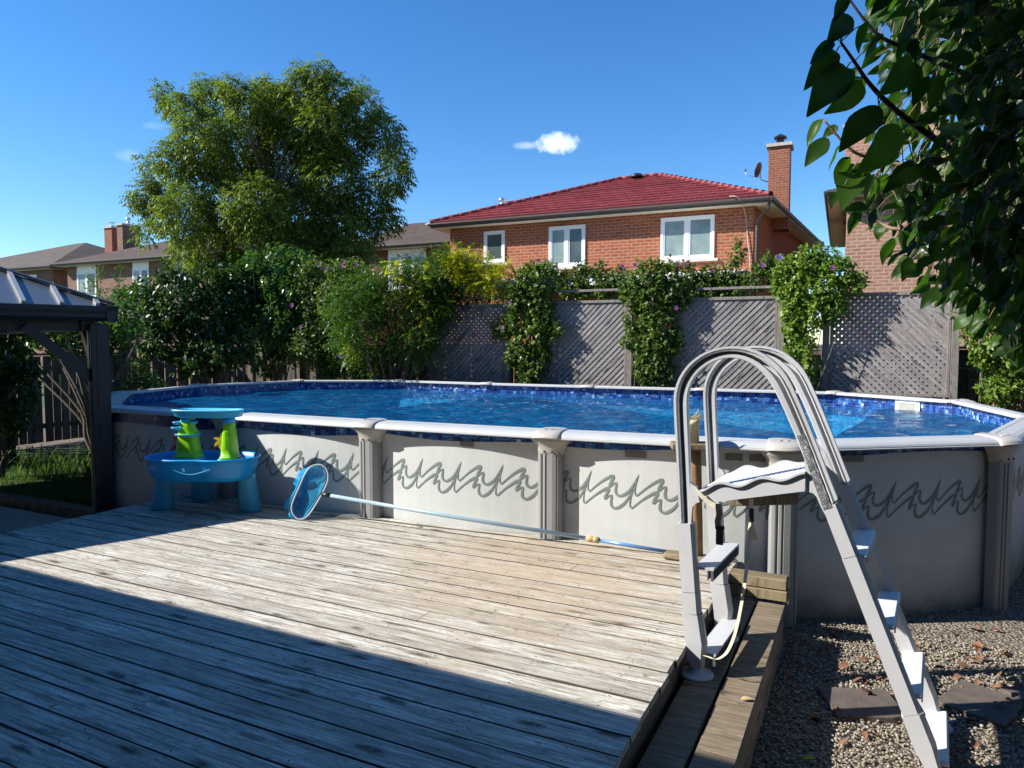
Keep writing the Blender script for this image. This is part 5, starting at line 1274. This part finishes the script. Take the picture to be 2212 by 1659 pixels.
def limbs(name,base_,targets,r0,mat,parent,fork=.35,wig=.12):
    m=MB(); base_=Vector(base_)
    for tg in targets:
        tg=Vector(tg); f=base_.lerp(tg,fork); f.x=base_.x+(tg.x-base_.x)*fork*.5; f.y=base_.y+(tg.y-base_.y)*fork*.5
        pts=[base_,base_.lerp(f,.5)+Vector((random.uniform(-wig,wig)*.4,random.uniform(-wig,wig)*.4,0)),f,f.lerp(tg,.5)+Vector((random.uniform(-wig,wig),random.uniform(-wig,wig),random.uniform(0,wig))),tg]
        pts=smooth(pts,3); n=len(pts); m.tube(pts,[r0*(1-.85*k/(n-1)) for k in range(n)],6)
    return m.build(name,mat,parent)
FLW=None
def flowers(parent,lst,y,big=.042,mat='flower'):
    global FLW
    for q in lst:
        px,py=q[:2]; yy=q[2] if len(q)>2 else y; c=D(px,py,yy)
        m=MB(); 
        for k in range(5):
            a=k*1.2566; d=Vector((math.cos(a),0,math.sin(a))); s=Vector((-math.sin(a),0,math.cos(a)))
            m.face([c+Vector((0,.0,0)),c+d*big*.5-s*big*.38+Vector((0,-.012,0)),c+d*big-s*big*.22+Vector((0,-.018,0)),c+d*big*1.05+s*big*.2+Vector((0,-.014,0)),c+d*big*.5+s*big*.4+Vector((0,-.010,0))])
        fl=m.build('flower',M[mat],parent); m=MB(); m.tube([c,c+Vector((0,-.035,.004))],[.006,.004],6); m.build('flower_heart',M['flowerc'],fl)
def plant(name,label,cat,pos,group=None): return thing(name,label,cat,(pos[0],pos[1],0),group)
# big ash tree beyond the fence
tb=[(690,275,58),(740,310,55),(640,275,58),(690,320,50),(570,195,30),(500,185,26),(590,215,40),(400,235,38),(365,215,24),(352,185,14),(470,215,46),(440,178,18),(540,225,48),(600,240,55),(660,195,50),(648,158,20),(690,152,24),(720,205,52),(780,235,48),(775,190,20),(825,285,46),(862,330,28),(845,375,42),(800,440,50),(835,470,30),(770,500,50),(720,380,75),(620,350,85),(520,330,85),(440,310,70),(385,345,50),(350,400,38),(318,350,18),(312,420,30),(296,430,18),(350,470,34),(312,500,20),(400,460,62),(480,440,75),(560,450,80),(650,460,78),(720,480,60),(450,540,55),(400,545,35),(540,530,60),(640,540,62),(700,555,60),(760,550,40),(600,590,60),(500,590,50)]
TY=20.5
T=plant('ash_tree','large spreading ash tree with drooping leaflets behind the left shrubs, tallest in view','tree',D(590,500,TY))
bl=blobs(tb,TY,1.6,.9)
compound_foliage('crown',bl,1150,3,.25,.125,.046,M['leaf_tree'],T,.9,.30)
tbase=D(598,560,TY); tbase.z=0; fk=D(580,505,TY)
m=MB(); m.tube([tbase,tbase.lerp(fk,.5)+Vector((.1,0,0)),fk],[.22,.17,.13],10); m.build('trunk',M['bark'],T)
limbs('branches',fk,[Vector(b[0]) for b in bl[::2]],.085,M['bark'],T,.4,.3)
# dark glossy shrub left
T=plant('broadleaf_shrub','dark glossy broadleaf shrub leaning over the fence, left of the tall bright shrub','shrub',D(440,760,13.2),'shrubs along the back fence')
bl=blobs([(330,640,38),(310,625,22),(370,600,32),(345,690,42),(395,655,50),(380,735,50),(450,620,48),(455,690,60),(440,760,50),(500,740,55),(510,660,50),(410,790,30),(500,600,40),(320,745,25)],13.2,.5)
simple_foliage('foliage',bl,900,7,.22,.105,.058,M['leaf_glossy'],T,.5,.5,.5)
limbs('stems',Vector((D(470,830,13.2).x,13.2,0)),[Vector(b[0]) for b in bl],.05,M['bark'],T)
T=plant('lilac_shrub','tall bright green lilac-like shrub with upright pointed leaves under the big tree','shrub',D(590,760,13.6),'shrubs along the back fence')
bl=blobs([(560,580,35),(600,568,36),(645,575,34),(575,625,50),(625,630,55),(560,680,45),(610,700,55),(640,740,50),(580,770,45),(525,610,36),(545,560,16)],13.6,.4)
simple_foliage('foliage',bl,850,7,.26,.11,.052,M['leaf_lilac'],T,.45,.9,.5)
limbs('stems',Vector((D(600,830,13.6).x,13.6,0)),[Vector(b[0]) for b in bl],.04,M['bark'],T)
T=plant('rose_of_sharon_shrub','tall hibiscus shrub with small pink flowers between the lilac-like shrub and the locust','shrub',D(700,760,13.3),'shrubs along the back fence')
bl=blobs([(690,595,36),(740,600,36),(785,605,25),(680,640,48),(735,650,50),(700,700,55),(670,750,45),(720,770,45),(640,690,36),(800,640,30),(768,575,14),(665,580,18)],13.3,.4)
simple_foliage('foliage',bl,1300,8,.24,.07,.045,M['leaf_hib'],T,.3,.9,.5)
limbs('stems',Vector((D(700,830,13.3).x,13.3,0)),[Vector(b[0]) for b in bl],.035,M['bark'],T)
flowers(T,[(742,565),(738,575),(770,572),(703,580),(630,660),(648,707),(698,645),(690,570),(722,648)],12.5,.036)
# locust
T=plant('locust_shrub','feathery locust shrub with yellow tips at the left end of the lattice screens','shrub',D(860,760,12.6),'shrubs along the back fence')
lb_=[(940,575,36),(1000,565,26),(905,575,30),(1030,560,14),(780,650,55),(760,700,55),(800,740,55),(850,640,60),(870,700,62),(920,610,55),(920,660,55),(900,735,45),(965,590,45),(975,555,22),(1010,585,40),(950,640,45),(1000,620,45),(1050,605,35),(1065,640,25),(820,600,35),(740,655,28),(980,690,30),(860,575,25),(765,745,30)]
bl=blobs(lb_,12.5,.45,.88)
compound_foliage('foliage',bl,1900,7,.27,.050,.024,M['leaf_locust'],T,.7,.2)
yb_=blobs([(975,548,18),(985,575,20),(1040,590,30),(1070,605,28),(1090,590,18),(1020,600,22),(900,640,12),(960,655,10),(870,700,9),(815,720,9),(915,690,10),(840,640,12),(920,600,18),(760,755,12),(895,620,12),(860,590,12),(848,570,9),(1010,570,18)],12.1,.1)
compound_foliage('yellow_foliage',yb_,2600,6,.18,.046,.023,M['leaf_yellow'],T,.4,.3)
limbs('stems',Vector((D(850,830,12.7).x,12.7,0)),[Vector(b[0]) for b in bl],.045,M['bark'],T)
# small bush in front of the fence behind the pool
T=plant('low_bush','low light green bush with violet flowers just over the far pool rim','shrub',D(765,800,13.1),'shrubs along the back fence')
bl=blobs([(715,795,26),(745,785,28),(790,800,30),(830,805,22),(700,815,18),(760,815,28),(812,820,22),(728,768,14)],13.0,.15)
simple_foliage('foliage',bl,1900,8,.14,.050,.032,M['leaf_hib'],T,.2,.9,.5)
limbs('stems',Vector((D(765,850,13.1).x,13.1,0)),[Vector(b[0]) for b in bl],.02,M['bark'],T); flowers(T,[(733,768),(798,776)],12.6,.04,'flowerv')
# climbers on the screens
def climber(label,lst,v_,mat,fl=(),dens=1500,ln=.062,wd=.046,extra=0,name='climbing_shrub',vio=()):
    out=[]
    for px,py,r in lst:
        rr=ray(px,py); t_=v_/(rr.x*S_+rr.y*C_); c=Vector((rr.x*t_,rr.y*t_,CZ+rr.z*t_)); out.append((np.array(c[:]),r*.93*c.y/F))
    T=plant(name,label,'shrub',out[0][0],'shrubs growing over the lattice screens')
    simple_foliage('foliage',out,dens,9,.17,ln,wd,M[mat],T,.25,.8,.5,.6)
    b=Vector(out[-1][0]); b.z=0; limbs('stems',b,[Vector(o[0]) for o in out[::2]],.016,M['bark'],T,.35,.03)
    yy=out[0][0][1]-.3
    flowers(T,[(x,y,yy) for x,y in fl],yy,.035); flowers(T,[(x,y,yy) for x,y in vio],yy,.045,'flowerv')
climber('narrow climber over the post between the two left lattice screens',[(1140,605,40),(1175,600,34),(1125,640,42),(1165,650,40),(1130,690,40),(1165,700,38),(1105,700,28),(1080,715,22),(1145,735,44),(1120,765,34),(1160,780,34),(1140,812,26),(1200,715,18)],10.85,'leaf_hib',[(1083,708),(1099,655)])
climber('wide dense climber between the second and third lattice screens',[(1400,600,42),(1440,600,40),(1375,640,36),(1420,645,44),(1460,640,34),(1380,690,36),(1425,700,44),(1370,740,30),(1410,755,42),(1445,745,32),(1400,800,34),(1430,805,30),(1365,620,26)],10.85,'leaf_hib',[(1345,575),(1372,572),(1460,665),(1465,570)])
climber('bright lime climber left of the rightmost lattice screen, highest of the climbers',[(1740,575,38),(1780,560,34),(1700,590,36),(1820,590,34),(1850,610,24),(1740,620,46),(1790,625,44),(1720,665,36),(1765,675,40),(1715,710,26),(1735,745,30),(1710,770,20),(1745,795,26),(1805,660,30),(1690,620,26),(1735,820,22)],10.8,'leaf_bright',[(1797,578),(1645,572)],1500,.066,.05,vio=[(1683,556)])
climber('tangle of shrub tops behind the rail of the second lattice screen',[(1200,600,30),(1235,615,34),(1275,610,34),(1315,620,34),(1340,600,26),(1255,590,20),(1300,585,18),(1180,585,20)],12.2,'leaf_hib',[(1257,603),(1300,598),(1165,562),(1287,572)],1300,name='hibiscus_shrub')
climber('tangle of shrub tops above the third lattice screen below the wide window',[(1490,600,34),(1530,605,34),(1570,600,30),(1600,615,28),(1590,560,20),(1595,530,14),(1510,620,30),(1550,625,30),(1640,600,30),(1660,575,24)],12.2,'leaf_hib',[(1482,570),(1540,585)],1300,name='hibiscus_shrub')
T=plant('leafy_shrub','bright leafy shrub at the right edge beyond the white pool rim','shrub',D(2170,800,8.8))
bl=blobs([(2100,690,34),(2140,680,40),(2190,700,44),(2130,730,40),(2190,760,50),(2220,700,50),(2160,800,46),(2200,830,50),(2150,850,30),(2240,790,60),(2260,850,60),(2120,770,20),(2190,870,30)],9.2,.25)
simple_foliage('foliage',bl,1300,8,.16,.070,.038,M['leaf_bright'],T,.35,.8,.5)
limbs('stems',Vector((D(2190,900,9.2).x,9.2,0)),[Vector(b[0]) for b in bl],.03,M['bark'],T)
# left: small tree behind the gazebo
T=plant('garden_tree','small crooked garden tree behind the gazebo post with dark leaves above bare stems','tree',D(215,950,10.6))
bl=blobs([(20,680,45),(70,690,45),(120,680,45),(170,690,45),(215,700,42),(255,690,40),(270,720,36),(240,750,30),(100,730,35),(40,735,40),(180,735,30),(285,655,18),(265,640,22),(10,760,45),(140,750,25)],10.9,.5)
simple_foliage('foliage',bl,900,7,.2,.085,.05,M['leaf_lilac'],T,.4,.5,.5)
gbs=G(212,965,0); gbs=Vector((D(212,900,10.7).x,10.7,0))
limbs('branches',gbs,[Vector(b[0]) for b in bl],.045,M['bark'],T,.42,.2)
limbs('suckers',gbs,[D(x,y,10.5) for x,y in ((150,880),(300,850),(120,800),(260,830),(180,850),(310,780))],.014,M['bark'],T,.4,.1)
T=plant('dark_shrub','dark shaded shrub at the left edge under the gazebo roof','shrub',D(20,900,9.6))
bl=blobs([(10,780,50),(30,850,50),(-20,900,60),(40,900,36),(-40,820,60),(60,800,30)],9.4,.3)
simple_foliage('foliage',bl,1000,7,.18,.075,.05,M['leaf_glossy'],T,.3,.6,.5); limbs('stems',Vector((D(0,960,9.4).x,9.4,0)),[Vector(b[0]) for b in bl],.025,M['bark'],T)
flowers(T,[(12,712),(20,770)],9.2,.045,'flowerv')
T=plant('low_bush','small sparse bush with pale violet tips beside the far left end of the pool','shrub',D(300,820,10.4),'shrubs along the back fence')
bl=blobs([(300,800,18),(290,825,22),(318,820,22),(345,830,18),(275,838,18),(330,838,20),(290,780,8),(320,790,9)],10.5,.15)
simple_foliage('foliage',bl,1400,7,.14,.055,.034,M['leaf_hib'],T,.2,.9,.4); limbs('stems',Vector((D(305,860,10.5).x,10.5,0)),[Vector(b[0]) for b in bl],.015,M['bark'],T)
T=plant('sapling','two thin upright reddish saplings in front of the brown house windows','shrub',D(210,640,14.5))
bl=blobs([(205,600,16),(212,580,9),(200,625,18),(258,600,12),(262,580,8),(255,630,16),(285,640,18),(310,665,20),(225,640,16)],14.5,.1)
simple_foliage('foliage',bl,900,6,.16,.06,.028,M['leaf_hib'],T,.2,.9,.2); limbs('stems',Vector((D(230,740,14.5).x,14.5,0)),[Vector(b[0]) for b in bl],.018,M['twig'],T)
T=plant('dark_hedge','dark hedge shrub in the shade under the apple branches at right','shrub',D(2110,720,9.9))
bl=blobs([(2090,670,26),(2120,650,30),(2160,640,40),(2210,660,50),(2095,700,18)],10.4,.2)
simple_foliage('foliage',bl,1300,7,.16,.07,.04,M['leaf_hib'],T,.3,.7,.5); limbs('stems',Vector((D(2120,800,10.3).x,10.3,0)),[Vector(b[0]) for b in bl],.025,M['bark'],T)
# grassy clumps under the small tree
T=plant('day_lily_clumps','arching grassy leaves at the foot of the side fence under the small tree','plants',D(150,960,10.3))
m=MB()
for k in range(260):
    px=random.uniform(30,330); c=D(px,900,random.uniform(9.4,10.8)); a=random.uniform(0,6.28); l=random.uniform(.15,.4); c=Vector((c.x,c.y,0)); d=Vector((math.cos(a),math.sin(a),0)); s=Vector((-d.y,d.x,0))*.007
    pts=[c,c+d*l*.25+Vector((0,0,l*.7)),c+d*l*.6+Vector((0,0,l*.8)),c+d*l+Vector((0,0,l*.45))]
    for i in range(3): w0,w1=[1,1,.7,.1][i],[1,1,.7,.1][i+1]; m.face([pts[i]-s*w0,pts[i]+s*w0,pts[i+1]+s*w1,pts[i+1]-s*w1])
m.build('blades',M['grass'],T)

# ------------------------------------------------ apple tree reaching in from the right
AT=thing('apple_tree','apple tree reaching in at the top right with dark oval leaves','tree',(3.2,1.3,0))
def z5(x,y): return ((2900+x/1.8436)/1.736,(y/1.8436)/1.736)
bn=MB()
def branch(pts,ys,r0,r1,mat,name='branch'):
    P=[D(*z5(x,y),yy) for (x,y),yy in zip(pts,ys)]; P=smooth(P,4); n=len(P); m=MB(); m.tube(P,[r0+(r1-r0)*k/(n-1) for k in range(n)],7); m.build(name,mat,AT); return P
trunkp=[Vector((3.2,1.3,0)),Vector((3.15,1.32,1.0)),Vector((2.9,1.4,1.9)),Vector((2.4,1.42,2.15))]
m=MB(); m.tube(smooth(trunkp,4),[.10]*4+[.085]*4+[.06]*4+[.04],10); m.build('trunk',M['bark'],AT)
B1=branch([(465,290),(560,425),(650,560),(790,710),(960,850),(1160,985),(1300,1045),(1733,1010),(2300,950),(2900,1100)],[1.0,1.0,1.02,1.03,1.05,1.08,1.1,1.2,1.3,1.42],.0016,.008,M['twigshade'])
B2=branch([(350,830),(430,925),(520,1020),(610,1072),(820,1130),(1010,1135),(1300,1060)],[1.7,1.7,1.7,1.7,1.7,1.65,1.5],.002,.006,M['twig'])
B3=branch([(510,1330),(620,1450),(740,1540),(880,1585),(1330,1560),(1733,1480),(2300,1300)],[1.9,1.9,1.9,1.85,1.8,1.7,1.6],.002,.008,M['twig'])
B4=branch([(820,260),(880,400),(970,620),(1100,870),(1210,1000)],[1.6,1.6,1.5,1.4,1.2],.002,.006,M['twig'])
B5=branch([(500,-40),(700,220),(900,330),(1300,500),(1733,700),(2300,850)],[1.05,1.05,1.05,1.1,1.2,1.35],.0014,.006,M['twigshade'])
B6=branch([(1090,1510),(1200,1545),(1400,1500),(1500,1700),(1600,2000),(1650,2400)],[1.5]*6,.006,.003,M['twig'])
# leaf shapes
def mkleaf(kind):
    n=10; V=[];Fc=[]; wd=.45+.07*kind
    for k in range(n+1):
        t=.5-.5*math.cos(math.pi*k/n); w=wd*(math.sin(math.pi*t**.88)**.62)*(1-.10*t)*(1-.5*t**5) if 0<k<n else (.02 if k==0 else 0); z=-.30*t*t+.035*math.sin(t*9+kind); f=.30+.16*math.sin(kind*2+t*3)
        V+=[(t,-w/2,z+f*w/2),(t,-w*.25,z+f*w*.22),(t,0,z),(t,w*.25,z+f*w*.22),(t,w/2,z+f*w/2*(1.1-.2*kind%1))]
    for k in range(n):
        b=k*5; Fc+=[(b+j,b+5+j,b+6+j,b+1+j) for j in range(4)]
    return np.array(V),Fc
LK=[mkleaf(k) for k in range(3)]; acc=[[],[],[]]; pet=[]
def addleaf(base_,tip,roll=0.,kind=None):
    kind=random.randrange(3) if kind is None else kind
    base_,tip=Vector(base_),Vector(tip); x=(tip-base_); ln=x.length; x.normalize()
    up=Vector((0,-.55,1)); y=up.cross(x); y=y.normalized() if y.length>.01 else Vector((1,0,0)); z=x.cross(y); 
    rot=Matrix.Rotation(roll,3,x); y=rot@y; z=rot@z
    A=np.array([list(x),list(y),list(z)]); acc[kind].append(np.array(base_)+ (LK[kind][0]*ln)@A)
hand=[(500,-30,440,118),(525,115,420,238),(413,290,265,405),(430,365,242,572),(500,480,290,695),(612,590,428,765),(660,150,550,345),(730,745,470,985),(720,760,600,990),(868,890,682,1165),(340,825,208,990),(440,870,350,930),(372,960,225,1112),(480,1005,332,1172),(522,1090,408,1235),(620,1130,492,1255),(580,1160,505,1335),(700,1310,742,1455),(822,1110,645,1240),(970,1120,790,1325),(950,430,832,612),(765,240,590,400),(465,1330,385,1388),(655,1450,528,1410),(600,1462,510,1592),(1085,1522,950,1655),(1400,1472,1200,1562),(590,470,490,560),(600,540,500,640)]
dark={0,1,2,3,4,5,6,7,8,9,19,20,21}
for i,(a,b,c,d) in enumerate(hand):
    yy=1.0 if i in dark else 1.75
    pb_=D(*z5(a,b),yy*(1+random.uniform(-.02,.02))); pt_=D(*z5(a+(c-a)*.93,b+(d-b)*.93),yy*(1+random.uniform(-.05,.05))); addleaf(pb_,pt_,random.uniform(-1.1,-.3) if i in dark else random.uniform(-.5,.7))
    src=min(B1+B2+B3+B4+B5,key=lambda q:(q-pb_).length)
    if (src-pb_).length<.2: pet.append((src,pb_))
import bisect as _b
edge=[(0,1872),(90,1880),(180,1925),(240,1905),(300,1880),(380,1870),(450,1890),(520,1905),(560,1950),(600,1990),(640,2045),(680,2100),(720,2150),(760,2205),(800,2260)]
def edgex(y):
    for (y0,x0),(y1,x1) in zip(edge,edge[1:]):
        if y0<=y<=y1: return x0+(x1-x0)*(y-y0)/(y1-y0)
    return 1872 if y<0 else 2400
twigs=[]
def fill(n,y0,y1,lmin,lmax,extra,dens=None,shift=0):
    c=0
    while c<n:
        py=random.uniform(-160,790); ex_=edgex(py)+extra; px=random.uniform(ex_,2560)
        if dens and random.random()>dens(px-ex_,py): continue
        c+=1; yy=random.uniform(y0,y1); p=D(px,py,yy); l=random.uniform(lmin,lmax)
        d=Vector((random.uniform(-.95,.45),random.uniform(-.6,.6),random.uniform(-1.0,.1))).normalized(); addleaf(p,p+d*l,random.uniform(-1.3,1.3))
        pet.append((p-d*.02+Vector((random.uniform(.0,.03),0,.02)),p))
fill(1900,.88,1.22,.030,.044,60,lambda dx,py: 1 if dx>130 else .3)
fill(1300,1.35,1.95,.042,.062,4,lambda dx,py: 1)
fill(1200,1.95,2.9,.05,.07,0,lambda dx,py: 1)
# rest of the crown, outside the view, added to block sky light
c_=0
while c_<5200:
    x,y,z=random.uniform(.9,5.0),random.uniform(.6,4.2),random.uniform(1.5,4.6)
    if x/y<.80 and (z-CZ)/y<.60: continue
    if (x-3.1)**2/4.2+(y-2.0)**2/4.5+(z-3.1)**2/2.6>1: continue
    c_+=1; p=Vector((x,y,z)); addleaf(p,p+Vector((random.uniform(-1,1),random.uniform(-1,1),random.uniform(-1,.2))).normalized()*random.uniform(.07,.11),random.uniform(-1.3,1.3))
for k in range(3):
    if acc[k]: bulk('foliage',np.stack(acc[k]),LK[k][1],M['leaf_apple'],AT,True)
m=MB()
for a,b in pet: m.tube([a,a.lerp(b,.5)+Vector((0,0,.004)),b],.0009,4,caps=False)
m.build('petioles',M['twig'],AT)
